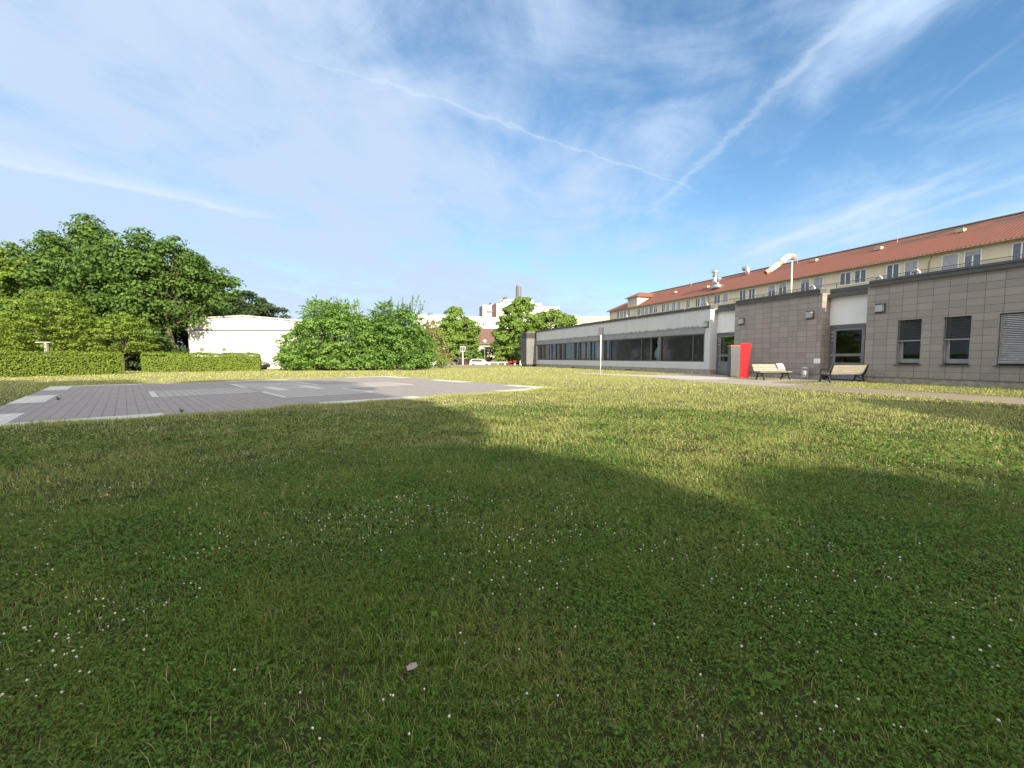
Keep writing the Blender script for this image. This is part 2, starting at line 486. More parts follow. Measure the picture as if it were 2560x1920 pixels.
# ------------------------------------------------------------------ mesh helpers
class MB:
    def __init__(s):
        s.v, s.f = [], []

    def add(s, vs, fs):
        o = len(s.v)
        s.v += [tuple(v) for v in vs]
        s.f += [tuple(i + o for i in f) for f in fs]
        return s

    def box(s, x0, x1, y0, y1, z0, z1):
        x0, x1 = min(x0, x1), max(x0, x1)
        y0, y1 = min(y0, y1), max(y0, y1)
        vs = [(x0, y0, z0), (x1, y0, z0), (x1, y1, z0), (x0, y1, z0), (x0, y0, z1), (x1, y0, z1), (x1, y1, z1), (x0, y1, z1)]
        return s.add(vs, [(0, 3, 2, 1), (4, 5, 6, 7), (0, 1, 5, 4), (1, 2, 6, 5), (2, 3, 7, 6), (3, 0, 4, 7)])

    def hexa(s, vs):
        return s.add(vs, [(0, 3, 2, 1), (4, 5, 6, 7), (0, 1, 5, 4), (1, 2, 6, 5), (2, 3, 7, 6), (3, 0, 4, 7)])

    def prism(s, poly, y0, y1):
        """polygon in x,z pushed along y"""
        n = len(poly)
        vs = [(x, y0, z) for x, z in poly] + [(x, y1, z) for x, z in poly]
        fs = [tuple(range(n))[::1], tuple(range(2 * n - 1, n - 1, -1))]
        for i in range(n):
            j = (i + 1) % n
            fs.append((i, i + n, j + n, j))
        return s.add(vs, fs)

    def tube(s, pts, rad, n=8, caps=True):
        pts = [Vector(p) for p in pts]
        rad = rad if isinstance(rad, (list, tuple)) else [rad] * len(pts)
        o = len(s.v)
        for i, p in enumerate(pts):
            a = pts[max(i - 1, 0)]
            b = pts[min(i + 1, len(pts) - 1)]
            d = (b - a).normalized()
            ref = Vector((0, 0, 1)) if abs(d.z) < 0.9 else Vector((1, 0, 0))
            e = d.cross(ref).normalized()
            g = d.cross(e)
            for k in range(n):
                t = 2 * math.pi * k / n
                s.v.append(tuple(p + (e * math.cos(t) + g * math.sin(t)) * rad[i]))
        for i in range(len(pts) - 1):
            for k in range(n):
                k2 = (k + 1) % n
                s.f.append((o + i * n + k, o + i * n + k2, o + (i + 1) * n + k2, o + (i + 1) * n + k))
        if caps:
            s.f.append(tuple(o + k for k in range(n))[::-1])
            m = o + (len(pts) - 1) * n
            s.f.append(tuple(m + k for k in range(n)))
        return s

    def build(s, name, m, parent=None, smooth=False, bevel=0.0):
        me = bpy.data.meshes.new(name)
        me.from_pydata(s.v, [], s.f)
        me.update()
        ms = m if isinstance(m, (list, tuple)) else [m]
        for q in ms:
            me.materials.append(q)
        if smooth:
            me.polygons.foreach_set('use_smooth', [True] * len(me.polygons))
        o = bpy.data.objects.new(name, me)
        COL.objects.link(o)
        if parent is not None:
            o.parent = parent
        if bevel:
            b = o.modifiers.new('bevel', 'BEVEL')
            b.width = bevel
            b.segments = 2
            b.limit_method = 'ANGLE'
        return o


def tag(o, label=None, cat=None, group=None, kind=None):
    if label: o['label'] = label
    if cat: o['category'] = cat
    if group: o['group'] = group
    if kind: o['kind'] = kind
    return o


def empty(name, loc, rz=0.0, label=None, cat=None, group=None):
    o = bpy.data.objects.new(name, None)
    o.empty_display_size = 0.3
    o.location = loc
    o.rotation_euler = (0, 0, rz)
    COL.objects.link(o)
    return tag(o, label, cat, group)


def copy_tree(o, parent=None):
    c = o.copy()
    COL.objects.link(c)
    c.parent = parent
    for ch in [x for x in bpy.data.objects if x.parent == o]:
        copy_tree(ch, c)
    return c


def np_mesh(name, verts, nper, polys, m, parent=None):
    """verts (N*nper,3); polys: list of index tuples inside one element"""
    nel = len(verts) // nper
    me = bpy.data.meshes.new(name)
    me.vertices.add(len(verts))
    me.vertices.foreach_set('co', np.ascontiguousarray(verts, np.float32).ravel())
    base = (np.arange(nel) * nper)[:, None]
    idx = np.concatenate([base + np.array(p)[None, :] for p in polys], axis=1).ravel()
    tot = np.tile([len(p) for p in polys], nel)
    me.loops.add(len(idx))
    me.loops.foreach_set('vertex_index', idx.astype(np.int32))
    me.polygons.add(len(tot))
    me.polygons.foreach_set('loop_start', np.concatenate([[0], np.cumsum(tot)[:-1]]).astype(np.int32))
    me.polygons.foreach_set('loop_total', tot.astype(np.int32))
    me.update(calc_edges=True)
    me.materials.append(m)
    o = bpy.data.objects.new(name, me)
    COL.objects.link(o)
    if parent is not None:
        o.parent = parent
    return o


def leaves(P, Nrm, size, rng, asp=0.75):
    """rhombic leaves centred at P facing Nrm"""
    n = len(P)
    r = rng.normal(size=(n, 3))
    t = np.cross(Nrm, r)
    t /= np.linalg.norm(t, axis=1)[:, None] + 1e-9
    b = np.cross(Nrm, t)
    sz = (size * rng.uniform(0.65, 1.3, n))[:, None]
    v = np.stack([P - t * sz, P - b * sz * asp + Nrm * sz * 0.25, P + t * sz, P + b * sz * asp + Nrm * sz * 0.25], 1)
    return v.reshape(-1, 3)


def unit(v):
    return v / (np.linalg.norm(v, axis=1)[:, None] + 1e-9)


def tree(name, loc, label, cat, lobes, m, clump=1.0, leaf=0.16, dens=9.0, seed=1, trunk=(0.3, 3.0), group=None,
         flat=0.6, up=0.5, drop=0.2, inner=0.35, tall=1.0):
    """lobes: (x, y, z, rx, rz). clumps of leaves sit on each lobe, gaps between them show the inside"""
    rng = np.random.default_rng(seed)
    root = empty(name, loc, 0, label, cat, group)
    PP, NN = [], []
    clumps = []
    for (x, y, z, rx, rz) in lobes:
        area = 4 * math.pi * rx * (rx + 2 * rz) / 3
        k = max(6, int(area / (clump * clump * 2.15)))
        d = unit(rng.normal(size=(k, 3)))
        d = d[d[:, 2] > -0.75]
        rr = rng.uniform(0.80, 1.06, len(d))[:, None]
        c = np.array([x, y, z]) + d * rr * np.array([rx, rx, rz])
        cr = clump * rng.uniform(0.6, 1.25, len(d))
        clumps += [(c[i], d[i], cr[i]) for i in range(len(d)) if c[i][2] > 0.25]
        ni = int(inner * area * dens * 0.5)          # inside of the crown
        q = unit(rng.normal(size=(ni, 3))) * rng.uniform(0.3, 0.86, ni)[:, None] ** 0.6
        PP.append(np.array([x, y, z]) + q * np.array([rx, rx, rz]))
        NN.append(unit(rng.normal(size=(ni, 3))))
    for c, d, r in clumps:
        n = int(dens * 6.0 * r * r * rng.uniform(0.7, 1.3))
        q = unit(rng.normal(size=(n, 3)) + d * 0.5 + np.array([0, 0, 0.35]))
        rad = r * rng.uniform(0.45, 1.08, n)[:, None]
        p = c + q * rad * np.array([1, 1, flat * tall])
        p[:, 2] -= drop * (rad[:, 0] ** 2) / max(r, .1) * 0.5
        PP.append(p)
        NN.append(unit(q + rng.normal(size=(n, 3)) * 0.45 + np.array([0, 0, up])))
    P = np.concatenate(PP)
    Nn = np.concatenate(NN)
    keep = (P[:, 2] > 0.12)
    P, Nn = P[keep], Nn[keep]
    np_mesh('crown', leaves(P, Nn, leaf, rng), 4, [(0, 1, 2, 3)], m, root)
    # trunk and limbs
    b = MB()
    r0, th = trunk
    rs = random.Random(seed)
    cx = sum(l[0] for l in lobes) / len(lobes)
    cy = sum(l[1] for l in lobes) / len(lobes)
    zt = max(l[2] for l in lobes)
    b.tube([(0, 0, -0.2), (0.03, 0, th * 0.5), (cx * 0.3, cy * 0.3, th), (cx * 0.7, cy * 0.7, (th + zt) / 2), (cx, cy, zt)],
           [r0 * 1.35, r0, r0 * 0.85, r0 * 0.5, r0 * 0.15], 8)
    pick = rs.sample(clumps, min(len(clumps), 26))
    for c, d, r in pick:
        h = min(max(th * 0.8, c[2] * rs.uniform(0.35, 0.6)), zt * 0.8)
        t = min(1, max(0, (h - th) / max(zt - th, .1)))
        s0 = Vector((cx * (0.3 + 0.7 * t), cy * (0.3 + 0.7 * t), h))
        e = Vector(c)
        mid = s0.lerp(e, 0.5) + Vector((0, 0, 0.12 * (e - s0).length))
        b.tube([s0, mid, e], [r0 * 0.35, r0 * 0.2, r0 * 0.05], 5, False)
    b.build('trunk', MT['bark'], root, True)
    return root


# ------------------------------------------------------------------ ground, pad, paths
def sheet(name, poly, z, m, thick=0.0, kind='structure'):
    """flat polygon"""
    b = MB()
    n = len(poly)
    b.add([(p[0], p[1], z) for p in poly], [tuple(range(n))])
    o = b.build(name, m)
    tag(o, kind=kind)
    return o


def grid_axis(lim, near, step):
    a = list(np.arange(-near, near + 1e-6, step))
    x = near
    k = step
    while x < lim:
        k *= 1.5
        x += k
        a.append(x)
        a.insert(0, -x)
    return np.array(a)


gx = grid_axis(2500, 70, 2.0)
gy = grid_axis(2500, 110, 2.0)
GX, GY = np.meshgrid(gx, gy, indexing='ij')
gv = np.stack([GX, GY, gz(GX, GY)], -1).reshape(-1, 3)
ni, nj = len(gx), len(gy)
gf = [(i * nj + j, (i + 1) * nj + j, (i + 1) * nj + j + 1, i * nj + j + 1) for i in range(ni - 1) for j in range(nj - 1)]
tag(MB().add(gv, gf).build('lawn_ground', MT['ground']), kind='structure')

PW, PH = 15.6, 15.4


def pad_root_obj(b, name, m, z, parent=None):
    return b.build(name, m, parent)


pad = empty('helipad', PO, math.atan2(E1.y, E1.x))
tag(pad, kind='structure')
b = MB().box(0, PW, -PH, 0, -0.12, 0.012)
b.build('paving', MT['paving'], pad)


def quad(b, x0, x1, y0, y1, z):
    b.add([(x0, y0, z), (x1, y0, z), (x1, y1, z), (x0, y1, z)], [(0, 1, 2, 3)])


b = MB()
T = 0.7
Z1 = 0.016
for (x0, x1) in ((0, 3.0), (6.3, 9.3), (12.6, PW)):
    quad(b, x0, x1, -T, 0, Z1)
    quad(b, x0, x1, -PH, -PH + T, Z1)
for (y0, y1) in ((-3.2, -T), (-9.5, -6.3), (-PH + T, -12.6)):
    quad(b, 0, T, y0, y1, Z1)
    quad(b, PW - T, PW, y0, y1, Z1)
b.build('edge_blocks', MT['mark'], pad)
# pale cross field, its white outline and the H
b = MB()
quad(b, 3.15, 6.0, -9.4, -6.7, Z1)
quad(b, 6.15, 9.0, -12.4, -3.6, Z1)
quad(b, 9.0, 12.1, -9.4, -6.7, Z1)
b.build('cross_field', MT['lightpave'], pad)
b = MB()
Z2 = 0.020
w = 0.16
x0, x1, x2, x3 = 3.0, 6.0, 9.0, 12.25
y0, y1, y2, y3 = -12.55, -9.6, -6.5, -3.45
for (a0, a1, c0, c1) in ((x0, x1 + w, y2 - w, y2), (x0, x1 + w, y1, y1 + w), (x2 - w, x3, y2 - w, y2), (x2 - w, x3, y1, y1 + w),
                         (x1, x2, y3 - w, y3), (x1, x2, y0, y0 + w)):
    quad(b, a0, a1, c0, c1, Z2)
for (a0, a1, c0, c1) in ((x1, x1 + w, y2, y3 - w), (x2 - w, x2, y2, y3 - w), (x1, x1 + w, y0 + w, y1), (x2 - w, x2, y0 + w, y1),
                         (x0, x0 + w, y1 + w, y2 - w), (x3 - w, x3, y1 + w, y2 - w)):
    quad(b, a0, a1, c0, c1, Z2)
b.build('cross_outline', MT['mark'], pad)
b = MB()
for (a0, a1, c0, c1) in ((6.62, 7.05, -9.4, -6.7), (7.95, 8.38, -9.4, -6.7), (7.05, 7.95, -8.25, -7.85)):
    quad(b, a0, a1, c0, c1, Z2 + 0.004)
b.build('letter_h', MT['mark'], pad)

# path along the building (band in s,d), forecourt and slab walk
def band(pts_in, jitter, seed):
    rs = random.Random(seed)
    return [(p[0] + rs.uniform(-jitter, jitter), p[1] + rs.uniform(-jitter, jitter)) for p in pts_in]


lo = [sd(s, 16.75) for s in np.arange(-25, 20, 1.5)]
hi = [sd(s, 19.6) for s in np.arange(17.5, -25, -1.5)]
path_poly = band([(p.x, p.y) for p in lo] + [(p.x, p.y) for p in hi], 0.12, 3)
sheet('gravel_path', path_poly, 0.004, MT['path'])
fc = [sd(18.2, 16.9), sd(22.0, 18.3), sd(26.5, 21.5), sd(26.8, 24.6), sd(24.6, 24.72), sd(24.6, 25.4), sd(22.5, 25.4), sd(22.5, 24.72), sd(16.6, 24.72),
      sd(16.6, 25.4), sd(14.5, 25.4), sd(14.5, 23.6), sd(16.0, 21.7), sd(15.7, 19.8), sd(13.5, 19.5), sd(13.5, 17.0)]
sheet('forecourt', [(p.x, p.y) for p in fc], 0.008, MT['concrete'])
walk = [(5.2, 35.6), (9.3, 31.3), (13.2, 28.6), (13.6, 26.6), (12.2, 24.4), (9.9, 24.4), (8.9, 27.5), (4.9, 34.9)]
sheet('slab_walk', walk, 0.012, MT['slabs'])
b = MB()
xs = np.arange(-62, 2.4, 4.0)
car_poly = [(-62, 57.2), (-14, 57.2), (-3, 59.5), (0.5, 62.5), (2.6, 66), (9, 74), (9, 112), (-62, 112)]
sheet('car_park', car_poly, -0.488, MT['asphalt'])
b = MB()
kp = [(-62, 57.1), (-14, 57.1), (-3, 59.4), (0.6, 62.4), (2.7, 66)]
for (ax, ay), (bx, by) in zip(kp[:-1], kp[1:]):
    d = Vector((bx - ax, by - ay, 0)).normalized()
    q = Vector((d.y, -d.x, 0)) * 0.08
    b.hexa([(ax + q.x, ay + q.y, -0.6), (bx + q.x, by + q.y, -0.6), (bx - q.x, by - q.y, -0.6), (ax - q.x, ay - q.y, -0.6),
            (ax + q.x, ay + q.y, -0.40), (bx + q.x, by + q.y, -0.40), (bx - q.x, by - q.y, -0.40), (ax - q.x, ay - q.y, -0.40)])
tag(b.build('kerb', MT['slabs']), kind='structure')


# ------------------------------------------------------------------ grass
def grass_mask(x, y, rng, edge=0.12):
    """True where grass grows"""
    jx = rng.normal(0, edge * 0.5, len(x))
    dx, dy = x - PO.x, y - PO.y
    a = dx * E1.x + dy * E1.y
    c = dx * E2.x + dy * E2.y
    onpad = (a > 0.0 + jx) & (a < PW + jx * 0.5) & (c < 0.0 + jx * 0.4) & (c > -PH + 0.10 + np.abs(jx) * 1.2)
    s = x * U.x + y * U.y
    d = x * NV.x + y * NV.y
    w = 0.25 * np.sin(s * 0.9) + 0.15 * np.sin(s * 2.3 + 1) + jx * 2.0
    onpath = (d > 16.85 + w) & (d < 19.55 + w * 0.6) & (s < 18.5)
    fore = (s > 14.6) & (s < 26.3 + w) & (d > 19.0 + w) & (d < 26) & ~((s > 16.3) & (s < 20.8) & (d > 21.6 + w) & (d < 23.6))
    fore |= (s > 17.5) & (s < 22) & (d > 17.0 + w) & (d < 20)
    cor = (s < 26.5) & (s > 18) & (d > 17.2 + (s - 18) * 0.55 + w) & (d < 24.7) & ~((s > 16.3) & (s < 20.8) & (d > 21.6 + w) & (d < 23.6))
    walkm = np.zeros(len(x), bool)
    wc = np.array([(5.0, 35.2), (9.2, 29.3), (11.1, 24.6)])
    for i in range(2):
        p, q = wc[i], wc[i + 1]
        v = q - p
        t = np.clip(((x - p[0]) * v[0] + (y - p[1]) * v[1]) / (v @ v), 0, 1)
        dd = np.hypot(x - p[0] - v[0] * t, y - p[1] - v[1] * t)
        walkm |= dd < (0.35 + 0.9 * (t if i == 0 else 1)) + jx
    building = (d > 24.72) & (s > -40) & (s < 57.5)
    carp = (y > 57.2 + np.clip((x + 14) * 0.24, 0, 8)) & (x < 2.4)
    return ~(onpad | onpath | fore | cor | walkm | building | carp)


def wedge(r0, r1, dens, rng, ang=58):
    n = int(dens * math.radians(2 * ang) / 2 * (r1 * r1 - r0 * r0))
    r = np.sqrt(rng.uniform(r0 * r0, r1 * r1, n))
    t = rng.uniform(-R(ang), R(ang), n)
    return r * np.sin(t), r * np.cos(t)


def lowf(x, y):
    return (np.sin(x * 1.7 + 0.6 * np.sin(y * 1.3)) * np.cos(y * 1.9 + 0.8 * np.sin(x * 0.9)) + 0.6 * np.sin(x * 4.1 + y * 3.3) * np.cos(y * 4.7 - x * 2.2)) / 1.6


def blades(r0, r1, dens, h, w, rng, seg=True, flatn=0.5, ang=58):
    x, y = wedge(r0, r1, dens, rng, ang)
    k = grass_mask(x, y, rng)
    # grow in tufts: pull some of the blades towards shared centres
    cell = 0.083
    cxx = (np.floor(x / cell) + 0.5 + 0.4 * np.sin(np.floor(y / cell) * 12.9)) * cell
    cyy = (np.floor(y / cell) + 0.5 + 0.4 * np.sin(np.floor(x / cell) * 7.7)) * cell
    hsh = np.sin(np.floor(x / cell) * 127.1 + np.floor(y / cell) * 311.7) * 43758.5
    hsh2 = np.sin(np.floor(x / cell) * 269.5 + np.floor(y / cell) * 183.3) * 43758.5
    cxx += (hsh - np.floor(hsh) - 0.5) * 0.9 * cell
    cyy += (hsh2 - np.floor(hsh2) - 0.5) * 0.9 * cell
    pull = rng.uniform(0, 0.45, len(x))
    x = x + (cxx - x) * pull
    y = y + (cyy - y) * pull
    k &= rng.uniform(0, 1, len(x)) < 0.82 + 0.75 * lowf(x * 2.3 + 5, y * 2.3)
    x, y = x[k], y[k]
    n = len(x)
    f = lowf(x, y)
    hh = h * np.exp(rng.normal(0, 0.33, n)) * (1 + 0.38 * f)
    tallm = rng.uniform(0, 1, n) < 0.008
    hh = np.where(tallm, hh * 1.9, hh)
    az_ = rng.uniform(0, 2 * math.pi, n)
    lean = np.clip(np.abs(rng.normal(flatn, 0.35, n)), 0, 1.35)
    dirx, diry = np.cos(az_), np.sin(az_)
    wx, wy = -diry, dirx
    ww = w * rng.uniform(0.6, 1.3, n)
    P0 = np.stack([x, y, gz(x, y) - 0.004], 1)
    D = np.stack([dirx, diry, np.zeros(n)], 1)
    W = np.stack([wx, wy, np.zeros(n)], 1) * ww[:, None]
    Zv = np.array([0, 0, 1.0])
    if seg:
        P1 = P0 + (D * np.sin(lean * 0.6)[:, None] + Zv * np.cos(lean * 0.6)[:, None]) * (hh * 0.55)[:, None]
        P2 = P1 + (D * np.sin(lean * 1.35)[:, None] + Zv * np.cos(lean * 1.35)[:, None]) * (hh * 0.5)[:, None]
        v = np.stack([P0 - W * 0.4, P0 + W * 0.4, P1 + W * 0.5, P1 - W * 0.5, P2], 1)
        return v.reshape(-1, 3), 5, [(0, 1, 2, 3), (3, 2, 4)]
    P2 = P0 + (D * np.sin(lean)[:, None] + Zv * np.cos(lean)[:, None]) * hh[:, None]
    v = np.stack([P0 - W * 0.5, P0 + W * 0.5, P2 + W * 0.12], 1)
    return v.reshape(-1, 3), 3, [(0, 1, 2)]


def clover(r0, r1, dens, rng, size, ang=58):
    x, y = wedge(r0, r1, dens, rng, ang)
    k = grass_mask(x, y, rng) & (lowf(x * 0.55 + 3, y * 0.55 - 1) + rng.normal(0, 0.35, len(x)) > -0.22)
    x, y = x[k], y[k]
    n = len(x)
    P = np.stack([x, y, gz(x, y) + rng.uniform(0.012, 0.05, n)], 1)
    tilt = unit(np.stack([rng.normal(0, 0.45, n), rng.normal(0, 0.45, n), np.ones(n)], 1))
    return leaves(P, tilt, size, rng, 0.95)


rng = np.random.default_rng(11)
for r0, r1, dens, h, w, seg, fl in [(0.75, 2.6, 24000, 0.036, 0.0026, True, 0.85),
                                    (2.6, 5.0, 11000, 0.038, 0.0040, True, 0.80),
                                    (5.0, 9.0, 3900, 0.042, 0.0068, False, 0.70),
                                    (9.0, 16.0, 1000, 0.046, 0.012, False, 0.6),
                                    (16.0, 30.0, 190, 0.055, 0.028, False, 0.55),
                                    (30.0, 60.0, 45, 0.060, 0.06, False, 0.5)]:
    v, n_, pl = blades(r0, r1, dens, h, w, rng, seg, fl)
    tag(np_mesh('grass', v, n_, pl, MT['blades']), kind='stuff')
MT['clover'] = leafmat('clover_leaf', [(0.062, 0.145, 0.022), (0.15, 0.27, 0.045), (0.115, 0.19, 0.034)], 0.3, 1.2)
tag(np_mesh('clover', np.concatenate([clover(0.75, 3.0, 15000, rng, 0.0062), clover(3.0, 6.0, 4200, rng, 0.009), clover(6.0, 11.0, 400, rng, 0.02)]),
            4, [(0, 1, 2, 3)], MT['clover']), kind='stuff')

# white clover heads: small balls on the lawn, in drifts
def flowers():
    x, y = wedge(0.9, 14, 62, rng, 56)
    xn, yn = wedge(0.9, 3.8, 210, rng, 56)
    x, y = np.concatenate([x, xn]), np.concatenate([y, yn])
    dn = lowf(x * 0.5 + 1.3, y * 0.5 + 4.0) + rng.normal(0, 0.3, len(x))
    left = np.clip(0.55 - (x - 0.4) * 0.14 + np.clip((x - 3.0) * 0.5, 0, 0.7) * (y < 5.0), 0.04, 1)
    k = grass_mask(x, y, rng) & (dn > -0.15) & (np.sin(x * 5.1 + 2 * np.sin(y * 3.7)) * np.sin(y * 6.3 + x) > -0.25) & (rng.uniform(0, 1, len(x)) < left)
    x, y = x[k], y[k]
    n = len(x)
    r = rng.uniform(0.0030, 0.0058, n) * (1 + np.hypot(x, y) * 0.02)
    z = gz(x, y) + rng.uniform(0.025, 0.06, n)
    t = (1 + 5 ** 0.5) / 2
    ico = np.array([(-1, t, 0), (1, t, 0), (-1, -t, 0), (1, -t, 0), (0, -1, t), (0, 1, t), (0, -1, -t), (0, 1, -t), (t, 0, -1), (t, 0, 1), (-t, 0, -1), (-t, 0, 1)]) / 1.9
    fs = [(0, 11, 5), (0, 5, 1), (0, 1, 7), (0, 7, 10), (0, 10, 11), (1, 5, 9), (5, 11, 4), (11, 10, 2), (10, 7, 6), (7, 1, 8),
          (3, 9, 4), (3, 4, 2), (3, 2, 6), (3, 6, 8), (3, 8, 9), (4, 9, 5), (2, 4, 11), (6, 2, 10), (8, 6, 7), (9, 8, 1)]
    v = np.stack([x, y, z], 1)[:, None, :] + ico[None] * r[:, None, None]
    # stem triangle added per element
    st = np.stack([np.stack([x - 0.001, y, z * 0], 1), np.stack([x + 0.001, y, z * 0], 1), np.stack([x, y, z], 1)], 1)
    v = np.concatenate([v, st], 1).reshape(-1, 3)
    MT['flower'] = mat('clover_head', lambda N: pbsdf(N, N.mix(N.n('ShaderNodeNewGeometry').outputs['Random Per Island'], (0.90, 0.84, 0.74), (0.66, 0.60, 0.52)), 0.8))
    tag(np_mesh('clover_flowers', v, 15, fs + [(12, 13, 14)], MT['flower']), kind='stuff')


flowers()

# fringe of taller grass at the near edge of the pad and along the plinth of the building
def fringe(p0, p1, width, dens, h, w, name, seed):
    rg = np.random.default_rng(seed)
    p0, p1 = np.array(p0[:2]), np.array(p1[:2])
    L = np.linalg.norm(p1 - p0)
    n = int(L * dens)
    t = rg.uniform(0, 1, n)
    q = p0 + (p1 - p0) * t[:, None]
    nrm = np.array([-(p1 - p0)[1], (p1 - p0)[0]]) / L
    q += nrm * (rg.normal(0, width, n))[:, None]
    amp = 0.55 + 0.45 * np.sin(t * L * 2.1) * np.sin(t * L * 0.73 + 1)
    hh = h * np.exp(rg.normal(0, 0.3, n)) * amp
    a = rg.uniform(0, 2 * math.pi, n)
    ln = np.abs(rg.normal(0.35, 0.3, n))
    D = np.stack([np.cos(a) * np.sin(ln), np.sin(a) * np.sin(ln), np.cos(ln)], 1)
    W = np.stack([-np.sin(a), np.cos(a), a * 0], 1) * w * rg.uniform(0.6, 1.3, n)[:, None]
    P0 = np.stack([q[:, 0], q[:, 1], gz(q[:, 0], q[:, 1])], 1)
    v = np.stack([P0 - W, P0 + W, P0 + D * hh[:, None]], 1).reshape(-1, 3)
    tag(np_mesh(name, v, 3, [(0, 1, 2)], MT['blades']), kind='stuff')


def padp(a, c):
    p = PO + E1 * a + E2 * c
    return (p.x, p.y)


fringe(padp(0.5, -PH), padp(PW, -PH), 0.10, 900, 0.085, 0.006, 'pad_edge_grass', 5)
fringe(padp(PW + 0.05, -PH), padp(PW + 0.05, 0), 0.06, 260, 0.06, 0.010, 'pad_edge_grass', 6)
fringe(padp(-0.05, 0.06), padp(PW, 0.06), 0.06, 300, 0.07, 0.014, 'pad_edge_grass', 7)
p, q = sd(-5, 24.6), sd(14.2, 24.6)
fringe(p, q, 0.08, 260, 0.10, 0.010, 'wall_foot_grass', 8)
p, q = sd(27, 24.6), sd(56, 24.6)
fringe(p, q, 0.08, 110, 0.10, 0.02, 'wall_foot_grass', 9)


def rosettes():
    rg = np.random.default_rng(77)
    x, y = wedge(1.0, 9.0, 1.5, rg, 55)
    k = grass_mask(x, y, rg)
    V = []
    for xx, yy in zip(x[k], y[k]):
        a0 = rg.uniform(0, 6.28)
        for j in range(rg.integers(6, 12)):
            a = a0 + j * 2.4
            L_ = rg.uniform(0.035, 0.085)
            w_ = L_ * rg.uniform(0.16, 0.28)
            e_ = rg.uniform(0.15, 0.7)
            d = np.array([math.cos(a) * math.cos(e_), math.sin(a) * math.cos(e_), math.sin(e_)])
            s_ = np.array([-math.sin(a), math.cos(a), 0]) * w_
            b_ = np.array([xx, yy, 0.008])
            V.append(np.stack([b_, b_ + d * L_ * 0.6 + s_, b_ + d * L_ - np.array([0, 0, L_ * 0.2]), b_ + d * L_ * 0.6 - s_]))
    tag(np_mesh('broadleaf_weeds', np.concatenate(V), 4, [(0, 1, 2, 3)], MT['clover']), kind='stuff')


rosettes()


def weed(loc, h, n, label, seed, dark=False):
    rs = random.Random(seed)
    b = MB()
    for i in range(n):
        a = rs.uniform(0, 2 * math.pi)
        l = rs.uniform(0.2, 0.75)
        hh = h * rs.uniform(0.5, 1)
        w = 0.018
        d = Vector((math.cos(a) * math.sin(l), math.sin(a) * math.sin(l), math.cos(l)))
        s = Vector((-math.sin(a), math.cos(a), 0)) * w
        m = d * hh * 0.5
        b.add([(0, 0, 0), m + s, d * hh - Vector((0, 0, hh * 0.12)), m - s], [(0, 1, 2, 3)])
    o = b.build('weed', MT['clover'])
    o.location = loc
    tag(o, label, 'weed', 'weeds growing at the edge of the helipad')
    return o


weed((*padp(3.3, -15.1), 0.02), 0.17, 9, 'upright dark weed on the near kerb of the pad, the right one of the two', 1)
weed((-13.3, 12.5, 0.0), 0.20, 10, 'spiky spreading weed at the near left kerb of the pad', 2)


def litter():
    b = MB()
    b.add([(-0.028, -0.014, 0), (0.0, -0.018, .008), (0.03, -0.004, .004), (0.026, 0.014, 0.012), (-0.004, 0.017, .015), (-0.03, 0.008, .004)],
          [(0, 1, 4, 5), (1, 2, 3, 4)])
    o = b.build('dry_leaf', plain('dry_leaf', (0.34, 0.29, 0.27), 0.8))
    o.scale = (0.72, 0.72, 0.72)
    o.location = (-0.39, 1.60, 0.045)
    o.rotation_euler = (0.25, 0.1, 0.5)
    tag(o, 'single pale dry leaf lying in the shaded grass close to the camera', 'leaf')


litter()

# ------------------------------------------------------------------ low building on the right
S0, D0 = 30.0, 24.75
BRZ = math.atan2(-U.y, -U.x)                     # local x = towards the camera along the facade
low = empty('flat_roof_building', sd(S0, D0), BRZ,
            'long low flat-roofed clinic wing with brown tiles and a pale rendered window wall', 'building')


def bb(b, s0, s1, d0, d1, z0, z1, O=(S0, D0)):
    """box in (s,d,z) written in the building's own frame"""
    return b.box(-(s0 - O[0]), -(s1 - O[0]), d0 - O[1], d1 - O[1], z0, z1)


WB = 0.38      # top of plinth
WT = 4.87      # under the cornice
END = 56.3
# rendered wing: s 24.6 .. 56.3 with one long window band s 25.1..56.2, z 0.94..3.07
b = MB()
bb(b, 24.6, END, D0, D0 + 0.3, 3.07, WT)
bb(b, 24.6, END, D0, D0 + 0.3, WB, 0.94)
bb(b, 24.6, 25.1, D0, D0 + 0.3, 0.94, 3.07)
bb(b, 56.2, END, D0, D0 + 0.3, 0.94, 3.07)
bb(b, 24.6, 24.9, D0 + 0.3, D0 + 0.7, WB, WT)
bb(b, END - 0.3, END, D0 + 0.3, D0 + 14, WB, WT)
b.build('rendered_wall', MT['render'], low)
for (s0, s1) in ((22.44, 24.6), (14.35, 16.6)):      # recessed pale panels over the doors
    b = MB()
    bb(b, s0, s1, D0 + 0.7, D0 + 0.9, 3.08, WT)
    b.build('fascia_panel', MT['panel'], low)
# tiled walls
b = MB()
bb(b, 16.6, 22.44, D0, D0 + 0.3, 0.29, WT)
bb(b, 22.14, 22.44, D0 + 0.3, D0 + 0.9, 0.29, WT)
bb(b, 16.6, 16.9, D0 + 0.3, D0 + 0.9, 0.29, WT)
wins = [(12.03, 13.02), (10.33, 11.29), (7.0, 9.55), (3.4, 5.6), (0.4, 1.5), (-3.5, -1.2)]
edges = [14.35] + [v for w_ in wins for v in (w_[1], w_[0])] + [-9.0]
for i in range(0, len(edges), 2):
    bb(b, edges[i + 1], edges[i], D0, D0 + 0.3, 0.92, 3.05)
bb(b, -9, 14.35, D0, D0 + 0.3, 3.05, WT)
bb(b, -9, 14.35, D0, D0 + 0.3, 0.29, 0.92)
bb(b, 14.05, 14.35, D0 + 0.3, D0 + 0.9, 0.29, WT)
bb(b, -9, -8.7, D0 + 0.3, D0 + 14, 0.29, WT)
